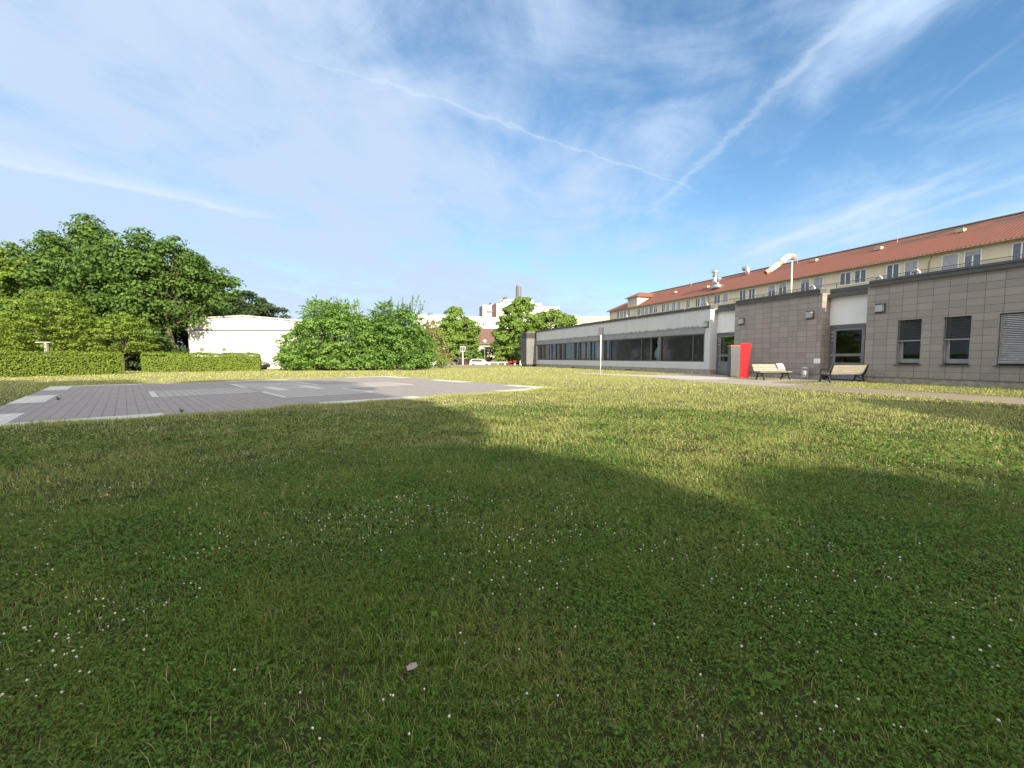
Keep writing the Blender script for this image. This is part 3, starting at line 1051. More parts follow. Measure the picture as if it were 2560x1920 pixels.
b.build('tiled_wall', MT['tiles'], low)
b = MB()
bb(b, 24.58, END - 0.02, D0 + 0.03, D0 + 0.29, -0.6, WB)
bb(b, 16.62, 22.42, D0 + 0.04, D0 + 0.29, -0.3, 0.29)
bb(b, -8.98, 14.33, D0 + 0.04, D0 + 0.29, -0.3, 0.29)
bb(b, 24.6, 24.88, D0 + 0.29, D0 + 0.7, -0.3, WB)
b.build('plinth', MT['plinth'], low)
b = MB()
bb(b, 24.5, END + 0.1, D0 - 0.10, D0 + 0.35, WT, 5.09)
bb(b, 22.44, 24.5, D0 + 0.60, D0 + 1.0, WT, 5.09)
bb(b, 16.65, 22.30, D0 - 0.12, D0 + 0.36, WT - 0.04, 5.12)
bb(b, 14.25, 16.60, D0 + 0.60, D0 + 1.0, 4.88, 5.10)
bb(b, -9.1, 14.25, D0 - 0.12, D0 + 0.36, WT - 0.04, 5.12)
bb(b, 24.5, END + 0.06, D0 - 0.14, D0 - 0.10, 4.99, 5.10)
bb(b, -9.1, 14.22, D0 - 0.16, D0 - 0.12, 5.02, 5.13)
bb(b, 16.68, 22.27, D0 - 0.16, D0 - 0.12, 5.02, 5.13)
b.build('cornice', MT['cornice'], low)
b = MB()
bb(b, -8.9, 56.2, D0 + 0.40, D0 + 14.0, 4.60, 4.80)
bb(b, 24.9, END - 0.3, D0 + 6.0, D0 + 6.2, 0.2, 4.6)
b.build('roof', MT['cornice'], low)
b = MB()
bb(b, -8.6, 24.5, D0 + 2.6, D0 + 2.7, 0.0, 4.6)
bb(b, 6.2, 6.3, D0 + 0.35, D0 + 2.6, 0.0, 4.6)
bb(b, 16.95, 17.05, D0 + 0.9, D0 + 2.6, 0.0, 4.6)
bb(b, 24.9, 25.0, D0 + 0.35, D0 + 5.9, 0.0, 4.6)
bb(b, -8.6, 24.5, D0 + 0.95, D0 + 2.6, -0.02, 0.01)
b.build('inner_wall', plain('inner_wall', (0.10, 0.105, 0.10), 0.9), low)
# little lightning hooks on the cornice
for s in (27.0, 33.0, 39, 45.0, 51.0):
    b = MB()
    b.tube([(-(s - S0), -0.10, 5.09), (-(s - S0), -0.20, 5.12), (-(s - S0), -0.22, 4.97)], 0.025, 5)
    bb(b, s - 0.1, s + 0.1, D0 + 0.0, D0 + 0.2, 5.09, 5.17)
    b.build('roof_hook', MT['metal'], low)
# shutter box above the long window
b = MB()
bb(b, 25.05, 56.25, D0 - 0.06, D0 - 0.002, 3.10, 3.47)
b.build('shutter_box', plain('shutter_box', (0.26, 0.265, 0.285), 0.6, var=0.15, scale=1.2), low)
# interior
b = MB()
bb(b, 24.95, 56.0, D0 + 0.31, D0 + 5.9, 0.55, 0.6)
bb(b, 24.95, 56.0, D0 + 0.31, D0 + 5.9, 3.1, 3.14)
b.build('room_floor', MT['room'], low)
for s0, s1, dd, mk in [(40.0, 41.3, 0.7, 'curtw'), (42.75, 43.6, 0.5, 'curtain'), (44.2, 45.1, 1.0, 'curtain'), (30.1, 30.7, 0.8, 'curtain'),
                       (53.6, 54.0, 0.6, 'curtain'), (46.9, 47.05, 1.2, 'curtw'), (49.4, 49.7, 1.1, 'curtw'), (51.8, 52.0, 1.1, 'curtw'), (38.0, 38.4, 1.1, 'curtw'),
                       (33.0, 33.4, 1.4, 'curtain')]:
    b = MB()
    n = 9
    pts = [(-(s0 + (s1 - s0) * i / n - S0), dd + 0.05 * (i % 2)) for i in range(n + 1)]
    for (xa, ya), (xb, yb) in zip(pts[:-1], pts[1:]):
        b.add([(xa, ya, 0.62), (xb, yb, 0.62), (xb, yb, 3.0), (xa, ya, 3.0)], [(0, 1, 2, 3)])
    b.build('curtain', MT[mk], low)
for s0, s1, d0_, d1_ in [(50.3, 51.4, 2.2, 2.4), (46.5, 48.6, 3.0, 3.2), (54.5, 55.3, 2.0, 2.2), (38.8, 39.6, 1.6, 1.8), (34, 36, 3, 3.2)]:
    b = MB()
    bb(b, s0, s1, D0 + d0_, D0 + d1_, 0.6, 2.9)
    b.build('partition', MT['room'], low)
# long window: frame members, mullions, glass, blinds
wf = MB()
bb(wf, 25.1, 56.2, D0 + 0.08, D0 + 0.20, 0.94, 1.02)
bb(wf, 25.1, 56.2, D0 + 0.08, D0 + 0.20, 3.00, 3.07)
wl = wf.build('window_band', MT['frame'], low)
for s in (55.1, 53.9, 51.5, 50.3, 49.1, 47.7, 45.3, 43.95, 42.7, 41.6, 38.9, 37.6, 32.6, 31.3, 30.0, 26.3, 25.2):
    m_ = MB()
    bb(m_, s - 0.05, s + 0.05, D0 + 0.04, D0 + 0.21, 1.02, 3.00)
    m_.build('mullion', MT['metal'] if s < 38 and False else plain('mullion', (0.12, 0.118, 0.118), 0.5), wl)
for s in (54.5, 49.7, 48.4, 44.6, 38.2, 52.0, 41.2):
    m_ = MB()
    bb(m_, s - 0.32, s + 0.32, D0 + 0.10, D0 + 0.18, 1.95, 2.01)
    bb(m_, s - 0.36, s - 0.30, D0 + 0.10, D0 + 0.18, 1.02, 3.0)
    bb(m_, s + 0.30, s + 0.36, D0 + 0.10, D0 + 0.18, 1.02, 3.0)
    m_.build('casement', MT['iron'], wl)
g_ = MB()
bb(g_, 25.1, 56.2, D0 + 0.13, D0 + 0.145, 1.02, 3.0)
g_.build('pane', MT['glass'], wl)
for s0, s1 in ((25.28, 26.24), (26.36, 29.94), (31.36, 32.54), (32.66, 36.3), (36.3, 37.54)):
    m_ = MB()
    z = 1.06
    while z < 2.98:
        m_.hexa([(-(s1 - S0), 0.00, z), (-(s0 - S0), 0.00, z), (-(s0 - S0), 0.055, z + 0.045), (-(s1 - S0), 0.055, z + 0.045),
                 (-(s1 - S0), 0.00, z + 0.008), (-(s0 - S0), 0.00, z + 0.008), (-(s0 - S0), 0.055, z + 0.053), (-(s1 - S0), 0.055, z + 0.053)])
        z += 0.085
    m_.build('blind', plain('blind_mid', (0.045, 0.045, 0.048), 0.5), wl)


# plant standing inside behind the glass
def plant_inside():
    rg = np.random.default_rng(4)
    P = rg.normal(0, 0.33, (260, 3)) * np.array([1, .5, 0.7])
    r = empty('potted_plant', sd(46.2, D0 + 0.75, 0.6), BRZ, 'green pot plant behind the long window of the low building', 'plant')
    np_mesh('leaves', leaves(P + np.array([0, 0, 0.95]), unit(rg.normal(size=(260, 3))), 0.09, rg), 4, [(0, 1, 2, 3)], MT['clover'], r)
    MB().tube([(0, 0, 0), (0, 0, 0.35)], [0.16, 0.2], 10).build('pot', MT['iron'], r)


plant_inside()


def tile_window(s0, s1, kind):
    f = MB()
    i0, i1 = s0, s1
    # grey lining of the reveal
    bb(f, i0, i0 + 0.03, D0 - 0.004, D0 + 0.29, 0.94, 3.05)
    bb(f, i1 - 0.03, i1, D0 - 0.004, D0 + 0.29, 0.94, 3.05)
    # frame
    bb(f, i0 + 0.03, i0 + 0.12, D0 + 0.18, D0 + 0.27, 1.00, 3.05)
    bb(f, i1 - 0.20, i1 - 0.03, D0 + 0.18, D0 + 0.27, 1.00, 3.05)
    bb(f, i0 + 0.12, i1 - 0.20, D0 + 0.18, D0 + 0.27, 1.00, 1.20)
    fr = f.build('window', plain('window_frame', (0.27, 0.27, 0.28), 0.5), low)
    m_ = MB()
    bb(m_, i0 + 0.12, i1 - 0.20, D0 + 0.22, D0 + 0.23, 1.20, 3.05)
    m_.build('pane', MT['glass'], fr)
    m_ = MB()
    bb(m_, i0 - 0.03, i1 + 0.03, D0 - 0.08, D0 + 0.27, 0.90, 0.94)
    m_.build('sill', MT['cornice'], fr)
    m_ = MB()
    bb(m_, i0, i1, D0 + 1.4, D0 + 1.45, 0.5, 3.1)
    m_.build('back_wall', MT['room'] if kind == 1 else MT['dark'], fr)
    m_ = MB()
    bb(m_, i0 + 0.15, i0 + 0.5, D0 + 0.9, D0 + 0.95, 0.6, 3.0)
    m_.build('door_leaf', plain('inner_door', (0.16, 0.165, 0.18), 0.6), fr)
    zb = 1.10 if kind == 2 else 2.12
    m_ = MB()
    z = zb
    st = 0.072
    while z < 3.02:
        m_.hexa([(-(i1 - 0.06 - S0), 0.06, z - 0.02), (-(i0 + 0.03 - S0), 0.06, z - 0.02), (-(i0 + 0.03 - S0), 0.14, z + 0.022), (-(i1 - 0.06 - S0), 0.14, z + 0.022),
                 (-(i1 - 0.06 - S0), 0.06, z - 0.012), (-(i0 + 0.03 - S0), 0.06, z - 0.012), (-(i0 + 0.03 - S0), 0.14, z + 0.030), (-(i1 - 0.06 - S0), 0.14, z + 0.030)])
        z += st
    m_.build('blind', MT['slatl'] if kind == 2 else MT['slat'], fr)
    m_ = MB()
    bb(m_, i0 + 0.03, i1 - 0.05, D0 + 0.05, D0 + 0.15, zb - 0.09, zb - 0.035)
    bb(m_, i1 - 0.08, i1 - 0.05, D0 + 0.08, D0 + 0.13, 1.0, 3.05)
    m_.build('bottom_rail', plain('window_frame', (0.27, 0.27, 0.28), 0.5), fr)


for i, (s0, s1) in enumerate(wins):
    tile_window(s0, s1, {0: 0, 1: 1, 2: 2, 3: 2, 4: 0, 5: 1}[i])


def rec_door(s0, s1, fixed):
    """grey metal door set in a recess: leaf with two panes, hinges, handle"""
    d = D0 + 0.70
    f = MB()
    bb(f, s0, s1, d + 0.02, d + 0.12, 2.88, 3.08)
    bb(f, s1 - 0.22, s1, d + 0.02, d + 0.12, 0.02, 2.88)
    bb(f, s0, s0 + 0.10, d + 0.02, d + 0.12, 0.02, 2.88)
    fr = f.build('door', MT['frame'], low)
    l0, l1 = s0 + 0.10, s1 - 0.22
    m_ = MB()
    bb(m_, l0, l0 + 0.14, d + 0.0, d + 0.08, 0.06, 2.86)
    bb(m_, l1 - 0.14, l1, d + 0.0, d + 0.08, 0.06, 2.86)
    bb(m_, l0 + 0.14, l1 - 0.14, d + 0.0, d + 0.08, 2.76, 2.86)
    bb(m_, l0 + 0.14, l1 - 0.14, d + 0.0, d + 0.08, 1.34, 1.48)
    bb(m_, l0 + 0.14, l1 - 0.14, d + 0.0, d + 0.08, 0.88, 0.98)
    bb(m_, l0 + 0.14, l1 - 0.14, d + 0.03, d + 0.07, 0.06, 0.88)
    m_.build('leaf', plain('door_leaf_grey', (0.20, 0.205, 0.22), 0.5), fr)
    m_ = MB()
    bb(m_, l0 + 0.14, l1 - 0.14, d + 0.03, d + 0.045, 1.48, 2.76)
    bb(m_, l0 + 0.14, l1 - 0.14, d + 0.03, d + 0.045, 0.98, 1.34)
    m_.build('pane', MT['glass'], fr)
    m_ = MB()
    bb(m_, s0, s1, d + 2.2, d + 2.25, 0.0, 3.1)
    bb(m_, s0, s1, d + 0.2, d + 2.2, -0.02, 0.0)
    m_.build('hall', MT['dark'], fr)
    for z in (2.68, 2.46, 2.22, 1.38, 0.4):
        m_ = MB()
        x = -(l1 + 0.02 - S0)
        m_.tube([(x, 0.66, z - 0.05), (x, 0.66, z + 0.05)], 0.022, 8)
        m_.box(x - 0.09, x + 0.06, 0.682, 0.70, z - 0.025, z + 0.025)
        m_.build('hinge', MT['lamp'], fr)
    m_ = MB()
    x = -(l0 + 0.07 - S0)
    m_.tube([(x, 0.70, 1.25), (x, 0.64, 1.25), (x + -0.11, 0.64, 1.25)], 0.012, 8)
    m_.build('handle', MT['metal'], fr)


rec_door(14.70, 16.60, False)
rec_door(22.6, 24.60, False)
for s0, s1 in ((14.35, 14.70), (22.44, 22.6)):
    b = MB()
    bb(b, s0, s1, D0 + 0.72, D0 + 0.85, 0.02, 3.08)
    b.build('door_jamb', MT['frame'], low)

for s, m_ in ((24.97, 0), (21.85, 1), (17.25, 1), (13.75, 1), (5.0 + 1.2, 1)):
    b = MB()
    bb(b, s - 0.24, s + 0.24, D0 - 0.015, D0 - 0.001, 3.46, 3.95)
    o = b.build('lamp_plate', MT['cornice'], low)
    b = MB()
    bb(b, s - 0.16, s + 0.16, D0 - 0.17, D0 - 0.016, 3.54, 3.87)
    b.build('wall_lamp', MT['lamp'], o, bevel=0.012)
b = MB()
bb(b, 16.57, 16.93, D0 - 0.02, D0 - 0.001, 0.93, 1.21)
b.build('wall_plate', MT['paper'], low)
for s in (34.4, 8.2, 45.5):
    b = MB()
    bb(b, s - 0.5, s + 0.5, D0 + 0.02, D0 + 0.06, 0.06, 0.15)
    b.build('air_slot', MT['iron'], low)
b = MB()
bb(b, 16.05, 16.2, D0 + 0.62, D0 + 0.69, 0.60, 0.80)
b.build('door_box', MT['paper'], low)

# railing on the roof
b = MB()
d_ = 27.0 - D0
b.tube([(-(-8 - S0), d_, 5.66), (-(27.5 - S0), d_, 5.66)], 0.022, 6)
s = 27.0
while s > -8:
    b.tube([(-(s - S0), d_, 4.8), (-(s - S0), d_, 5.66)], 0.018, 6)
    s -= 2.42
b.tube([(-(-8 - S0), 3.6, 5.78), (-(24 - S0), 3.6, 5.78)], 0.012, 5)
b.build('roof_railing', MT['frame'], low)
# white goosenecks / vent pipes on the roof
for s, dd in ((36.2, 1.0), (17.9, 1.2), (14.6, 1.5), (26.3, 1.4), (12.9, 1.3)):
    b = MB()
    x = -(s - S0)
    b.tube([(x, dd, 4.8), (x, dd, 5.45), (x - 0.1, dd, 5.55), (x - 0.25, dd, 5.5), (x - 0.27, dd, 5.35)], 0.055, 8)
    b.build('vent_pipe', MT['lamp'], low)

# louvred air shaft at the far end
sh = empty('air_shaft', sd(57.6, 24.0, 0), BRZ, 'grey louvred air shaft beyond the far end of the low building', 'air shaft')
MB().box(-0.9, 1.1, -0.6, 1.3, -0.6, 0.32).build('base', MT['iron'], sh)
b = MB().box(-1.0, 1.2, -0.7, 1.4, 0.3, 4.0)
b.box(-1.05, 1.25, -0.75, 1.45, 4.80, 4.90)
b.box(-0.9, 1.1, -0.6, 1.3, 4.0, 4.80)
b.build('casing', plain('shaft_grey', (0.17, 0.17, 0.175), 0.6), sh)
b = MB()
for k in range(9):
    z = 4.05 + k * 0.10
    b.box(-1.03, 1.23, -0.73, 1.42, z - 0.03, z + 0.02)
for k in range(12):
    z = 0.55 + k * 0.285
    b.box(-1.0, 1.2, -0.78, -0.7, z, z + 0.14)
b.build('louvre', MT['cornice'], sh)

# ------------------------------------------------------------------ yellow hospital block behind
YS, YD = 45.0, 50.0
yel = empty('hospital_block', sd(YS, YD), BRZ, 'cream hospital block with a long red tiled roof behind the low wing', 'building')
Y0, Y1 = -6.0, 76.2


def yb(b, s0, s1, d0, d1, z0, z1):
    return bb(b, s0, s1, d0, d1, z0, z1, (YS, YD))


def yx(s):
    return -(s - YS)


b = MB()
yb(b, Y0, Y1, YD, YD + 11, -0.5, 10.85)
b.build('wall', MT['yellow'], yel)
b = MB()
ez, rz_ = 10.84, 13.95
ov = 0.45
RS = 70.9
vs = [(yx(Y0 - ov), -ov, ez - 0.1), (yx(Y1 + ov), -ov, ez - 0.1), (yx(Y1 + ov), 11 + ov, ez - 0.1), (yx(Y0 - ov), 11 + ov, ez - 0.1),
      (yx(Y0 + 5.5), 5.5, rz_), (yx(RS), 5.5, rz_)]
b.add(vs, [(0, 1, 5, 4), (1, 2, 5), (2, 3, 4, 5), (3, 0, 4), (0, 3, 2, 1)])
rf = b.build('roof', MT['roof'], yel)
b = MB()
b.tube([(yx(Y0 + 5.5), 5.5, rz_ + 0.03), (yx(RS), 5.5, rz_ + 0.03)], 0.11, 6)
b.tube([(yx(RS), 5.5, rz_ + 0.02), (yx(Y1 + ov), -ov, ez - 0.08)], 0.10, 6)
b.build('ridge_tiles', plain('ridge_dark', (0.11, 0.085, 0.07), 0.8), rf)
b = MB()
x = yx(Y1 + ov)
while x < yx(Y0):
    b.box(x, x + 0.16, -ov - 0.05, -ov + 0.1, ez - 0.16, ez - 0.05)
    x += 0.30
b.build('eave_tiles', plain('eave_dark', (0.19, 0.08, 0.055), 0.8), rf)
b = MB()
b.tube([(yx(Y1 + ov), -ov - 0.1, ez - 0.17), (yx(Y0), -ov - 0.1, ez - 0.17)], 0.05, 6)
for s in (24.05, 50.1, 76.0):
    b.tube([(yx(s) + 0.5, -ov - 0.08, ez - 0.2), (yx(s), -0.08, ez - 0.85), (yx(s), -0.08, 4.0)], 0.05, 6)
b.build('gutter', plain('gutter_copper', (0.30, 0.22, 0.16), 0.6), yel)
# cross gable / dormer at the far end
b = MB()
yb(b, 67.2, 70.2, YD + 0.0, YD + 5.0, 10.85, 12.62)
dm = b.build('dormer', MT['yellow'], yel)
b = MB()
z0, z1 = 12.58, 13.55
b.add([(yx(66.8), -0.5, z0), (yx(70.7), -0.5, z0), (yx(70.7), 5.6, z0), (yx(66.8), 5.6, z0), (yx(68.75), 1.6, z1 + .15), (yx(68.75), 5.4, z1 + .15)],
      [(0, 1, 4), (1, 2, 5, 4), (2, 3, 5), (3, 0, 4, 5), (0, 3, 2, 1)])
b.build('dormer_roof', MT['roof'], dm)
for s in (67.75, 68.45, 69.15, 69.75):
    b = MB()
    yb(b, s - 0.2, s + 0.2, YD - 0.03, YD - 0.005, 11.25, 12.35)
    b.build('shutter', MT['shutter'], dm)
WL = [(72.9, 73.75), (71.7, 72.45), (70.56, 71.3), (69.3, 70.15), (66.2, 67.1), (65.1, 65.95), (64.0, 64.85), (62.75, 63.6), (61.6, 62.45),
      (59.65, 60.35), (58.55, 59.25), (57.1, 57.9), (55.9, 56.6), (53.9, 54.6), (51.85, 52.65), (50.7, 51.5), (48.0, 49.0), (46.6, 47.45), (43.7, 44.6),
      (42.3, 43.15), (39.4, 40.3), (37.9, 38.85), (35.1, 36.05), (33.6, 34.6), (30.7, 31.7), (29.25, 30.25), (26.4, 27.35), (24.93, 25.87), (22.05, 23.08),
      (20.6, 21.58), (17.75, 18.7), (16.3, 17.25), (13.4, 14.4), (11.9, 12.9), (8, 9), (6.5, 7.5)]
SH = [0, .0, .1, 0, .2, .9, .9, 0, .5, 0, .9, .9, .9, 0, .0, .8, 0, 1, 0, 0, .55, .35, .3, 1, 0, 0, 0, .7, 1, .3, 0, 0, .4, 0, 1, 0]
for i, (s0, s1) in enumerate(WL):
    b = MB()
    z0, z1 = 9.12, 10.36
    yb(b, s0 - 0.09, s1 + 0.09, YD - 0.05, YD - 0.003, z1, z1 + 0.09)
    yb(b, s0 - 0.12, s1 + 0.12, YD - 0.09, YD - 0.003, z0 - 0.09, z0)
    yb(b, s0 - 0.09, s0, YD - 0.05, YD - 0.003, z0, z1)
    yb(b, s1, s1 + 0.09, YD - 0.05, YD - 0.003, z0, z1)
    mid = (s0 + s1) / 2
    yb(b, mid - 0.05, mid + 0.05, YD - 0.045, YD - 0.008, z0, z1)
    fr = b.build('window', MT['white'], yel)
    b = MB()
    yb(b, s0, s1, YD - 0.03, YD - 0.005, z0, z1)
    b.build('pane', plain('far_glass', (0.10, 0.11, 0.13), 0.12, spec=0.8, var=0.3, scale=0.7), fr)
    if SH[i] > 0:
        b = MB()
        yb(b, s0, s1, YD - 0.048 - 0.01, YD - 0.03, z1 - (z1 - z0) * SH[i], z1)
        b.build('shutter', MT['shutter'], fr)
# metal ducts, skylights, snow hooks on the roof
def roof_z(d):
    return ez + (rz_ - ez) * (d + ov) / (5.5 + ov)


b = MB()
x = yx(50.6)
b.tube([(x, 1.6, roof_z(1.4) - 0.3), (x, 1.6, 14.1)], 0.30, 12)
b.tube([(x, 1.6, 13.45), (x, 1.6, 13.55), (x, 1.6, 13.9), (x, 1.6, 14.15), (x, 1.6, 14.5)], [0.34, 0.42, 0.25, 0.60, 0.30], 12)
b.tube([(x + 0.7, 1.4, roof_z(1.2) - 0.3), (x + 0.7, 1.4, 12.5), (x + 0.85, 1.3, 12.75), (x + 1.4, 1.2, 12.95)], 0.24, 10)
b.box(x + 0.2, x + 1.6, 0.5, 1.7, 11.5, 12.05)
b.build('roof_duct', MT['metal'], yel, True)
b = MB()
x = yx(47.5)
b.tube([(x, 4.6, roof_z(4.4) - 0.3), (x, 4.6, 14.15), (x - 0.15, 4.6, 14.4), (x - 0.45, 4.6, 14.45), (x - 0.75, 4.6, 14.35)], [0.32, 0.32, 0.32, 0.32, 0.34], 12)
b.build('roof_duct', MT['metal'], yel, True)
for s, d in ((30.2, 3.6), (23.7, 3.9), (37.5, 4.2), (60.5, 2.8), (52.7, 2.2)):
    b = MB()
    x = yx(s)
    b.box(x - 0.3, x + 0.3, d - 0.3, d + 0.25, roof_z(d) - 0.1, roof_z(d) + 0.22)
    b.build('roof_hatch', MT['beige'], yel)
b = MB()
for s in (29.1, 53.6, 49.2, 40.0, 44.0, 58.6):
    b.tube([(yx(s), 4.6, roof_z(4.5) - 0.1), (yx(s), 4.6, rz_ + 0.9)], 0.03, 5)
b.build('roof_rod', MT['beige'], yel)

# ------------------------------------------------------------------ windsock on the flat roof
WX = sd(21.26, 28.5)
ws = empty('windsock', (WX.x, WX.y, 4.8), 0, 'red and white striped windsock on a pale pole on the flat roof', 'windsock')
MB().tube([(0, 0, 0), (0, 0, 3.1)], [0.06, 0.04], 8).build('pole', MT['white'], ws, True)
b = MB()
b.tube([(0, 0, 3.08), (0.12, -0.02, 3.12)], 0.02, 6)
n = 14
for k in range(n):
    t0, t1 = 2 * math.pi * k / n, 2 * math.pi * (k + 1) / n
    b.tube([(0.14 + 0.03 * math.cos(t0), 0.2 * math.sin(t0), 3.32 + 0.22 * math.cos(t0)), (0.14 + 0.03 * math.cos(t1), 0.2 * math.sin(t1), 3.32 + 0.22 * math.cos(t1))], 0.012, 4)
b.build('hoop', MT['metal'], ws)
cps = [(0.14, 3.34), (-0.12, 3.40), (-0.36, 3.36), (-0.72, 3.05), (-0.98, 2.84), (-1.30, 2.60), (-1.50, 2.46), (-1.80, 2.28)]
rad = [0.20, 0.195, 0.185, 0.175, 0.17, 0.165, 0.16, 0.155]
segs = [(0, 1, 'sockr'), (1, 3, 'sockw'), (3, 4, 'sockr'), (4, 6, 'sockw'), (6, 7, 'sockr')]
for a, c, mk in segs:
    pts = []
    rr = []
    for i in range(a, c):
        for t in (0, 0.5):
            pts.append((cps[i][0] * (1 - t) + cps[i + 1][0] * t, 0.04 * math.sin(i * 1.3 + t), cps[i][1] * (1 - t) + cps[i + 1][1] * t))
            rr.append((rad[i] * (1 - t) + rad[i + 1] * t) * (1 + 0.03 * math.sin(i * 5 + t * 7)))
    pts.append((cps[c][0], 0.04 * math.sin(c * 1.3), cps[c][1]))
    rr.append(rad[c])
    MB().tube(pts, rr, 16, False).build('stripe', MT[mk], ws, True)


# ------------------------------------------------------------------ benches, bin, cabinets, sign
def bench(loc, rz, L, label, inset=0.22):
    """local: sitter faces -y"""
    r = empty('park_bench', loc, rz, label, 'bench', 'slatted park benches in front of the building')
    for k in range(3):
        y = -0.25 + k * 0.155
        MB().box(-L / 2, L / 2, y, y + 0.125, 0.41 + 0.01 * (2 - k), 0.45 + 0.01 * (2 - k)).build('seat_slat', MT['wood'], r, bevel=0.008)
    for k in range(4):
        z = 0.50 + k * 0.098
        y = 0.235 + k * 0.045
        MB().hexa([(-L / 2, y, z), (L / 2, y, z), (L / 2, y + 0.03, z - 0.008), (-L / 2, y + 0.03, z - 0.008),
                   (-L / 2, y + 0.032, z + 0.077), (L / 2, y + 0.032, z + 0.077), (L / 2, y + 0.062, z + 0.07), (-L / 2, y + 0.062, z + 0.07)]
                  ).build('back_slat', MT['wood'], r)
    for sx in (-1, 1):
        x = sx * (L / 2 - inset)
        b = MB()
        b.prism([(-0.28, 0.36), (-0.28, 0.40), (0.22, 0.40), (0.28, 0.47), (0.46, 0.90), (0.49, 0.89), (0.34, 0.44), (0.24, 0.35), (0.10, 0.33), (-0.12, 0.33)][::-1], -0.025, 0.025)
        b.prism([(-0.24, 0.36), (-0.16, 0.36), (-0.20, 0.20), (-0.28, 0.0), (-0.36, 0.0), (-0.28, 0.20)], -0.025, 0.025)
        b.prism([(0.16, 0.36), (0.26, 0.37), (0.27, 0.20), (0.37, 0.0), (0.29, 0.0), (0.19, 0.20)], -0.025, 0.025)
        b.prism([(-0.24, 0.30), (0.20, 0.14), (0.22, 0.17), (-0.20, 0.34)], -0.018, 0.018)
        b.v = [(x + v[1], v[0], v[2]) for v in b.v]
        b.build('leg', MT['iron'], r)
    return r


# plan turn so that the sitter of the left bench looks towards the camera, of the right one away from it
B1, B2 = (14.75, 24.2, 0.008), (16.85, 21.85, 0.008)
bench(B1, R(10), 2.05, 'slatted bench facing the camera with a white sheet on its backrest')
rb = bench(B2, R(187), 2.0, 'slatted bench seen from behind, in front of the dark door', 0.03)
b = MB()
for sx in (-1, 1):
    x = sx * 0.97
    b.tube([(x, 0.33, 0.62), (x, 0.1, 0.66), (x, -0.2, 0.66), (x, -0.30, 0.60), (x, -0.28, 0.40)], 0.028, 6)
b.build('armrest', MT['iron'], rb)
o = MB().hexa([(-0.2, 0, 0), (0.2, 0, 0), (0.24, 0.02, 0), (-0.16, 0.02, 0), (-0.28, 0.11, 0.30), (0.10, 0.11, 0.30), (0.12, 0.12, 0.30), (-0.26, 0.12, 0.30)]).build('paper_sheet', MT['paper'])
c10, s10 = math.cos(R(10)), math.sin(R(10))
lx, ly = 0.74, 0.20
o.location = (B1[0] + lx * c10 - ly * s10, B1[1] + lx * s10 + ly * c10, 0.62)
o.rotation_euler = (0, 0, R(10))
tag(o, 'white paper sheet hanging over the backrest of the left bench', 'paper')

bn = empty('litter_bin', sd(17.2, 24.42, 0.008), BRZ, 'small silver litter bin on a stand between the two benches', 'litter bin')
for x in (-0.19, 0.19):
    MB().tube([(x, 0, 0), (x, 0, 0.66)], 0.02, 6).build('post', MT['metal'], bn)
MB().tube([(0, 0, 0.08), (0, 0, 0.12), (0, 0, 0.55)], [0.13, 0.15, 0.155], 16).build('bucket', MT['metal'], bn, True)
MB().tube([(0, 0, 0.64), (0, 0, 0.68), (0, 0, 0.73)], [0.185, 0.17, 0.06], 16).build('lid', MT['lamp'], bn)

gc = empty('grey_cabinet', (14.72, 28.3, 0.008), R(-4), 'tall grey metal cabinet left of the red column', 'cabinet')
MB().box(-0.38, 0.36, -0.25, 0.25, 0.06, 1.98).build('body', MT['grey'], gc, bevel=0.01)
MB().box(-0.36, 0.34, -0.22, 0.22, 0.0, 0.06).build('base', MT['iron'], gc)
MB().box(-0.42, 0.40, -0.28, 0.28, 1.98, 2.07).build('lid', plain('red_brown_trim', (0.36, 0.13, 0.09), 0.6), gc)
MB().box(-0.41, -0.38, -0.27, -0.25, 0.06, 1.97).box(0.36, 0.39, -0.27, -0.25, 0.06, 1.97).build('trim', MT['slat'], gc)

rc = empty('red_column', (14.4, 26.5, 0.008), 0, 'tall bright red column with a slanted dark red side', 'column')
A0, B0_, C0, D0_ = (-0.30, 0.0, 0), (0.03, -0.12, 0), (0.44, 0.30, 0), (-0.10, 0.42, 0)
A1, B1_, C1, D1_ = (-0.30, 0.0, 2.12), (0.34, -0.05, 2.12), (0.45, 0.32, 2.08), (-0.10, 0.42, 2.12)
MB().add([A0, B0_, B1_, A1, D0_, D1_, C0, C1], [(0, 1, 2, 3), (4, 0, 3, 5), (3, 2, 7, 5), (6, 4, 5, 7)]).build('body', MT['red'], rc)
MB().add([B0_, C0, C1, B1_], [(0, 1, 2, 3)]).build('side_panel', MT['dred'], rc)

sg = empty('lawn_sign', (6.15, 29.78, 0.0), R(-12), 'grey box sign on a thin white post standing in the lawn', 'sign')
MB().tube([(0, 0, 0), (0, 0, 2.9)], 0.034, 10).build('post', MT['white'], sg, True)
b = MB().box(-0.17, 0.12, -0.05, 0.05, 2.85, 3.35)
o = b.build('panel', MT['grey'], sg, bevel=0.01)
MB().box(0.122, 0.17, -0.07, 0.09, 2.85, 3.36).build('edge_plate', MT['iron'], o)

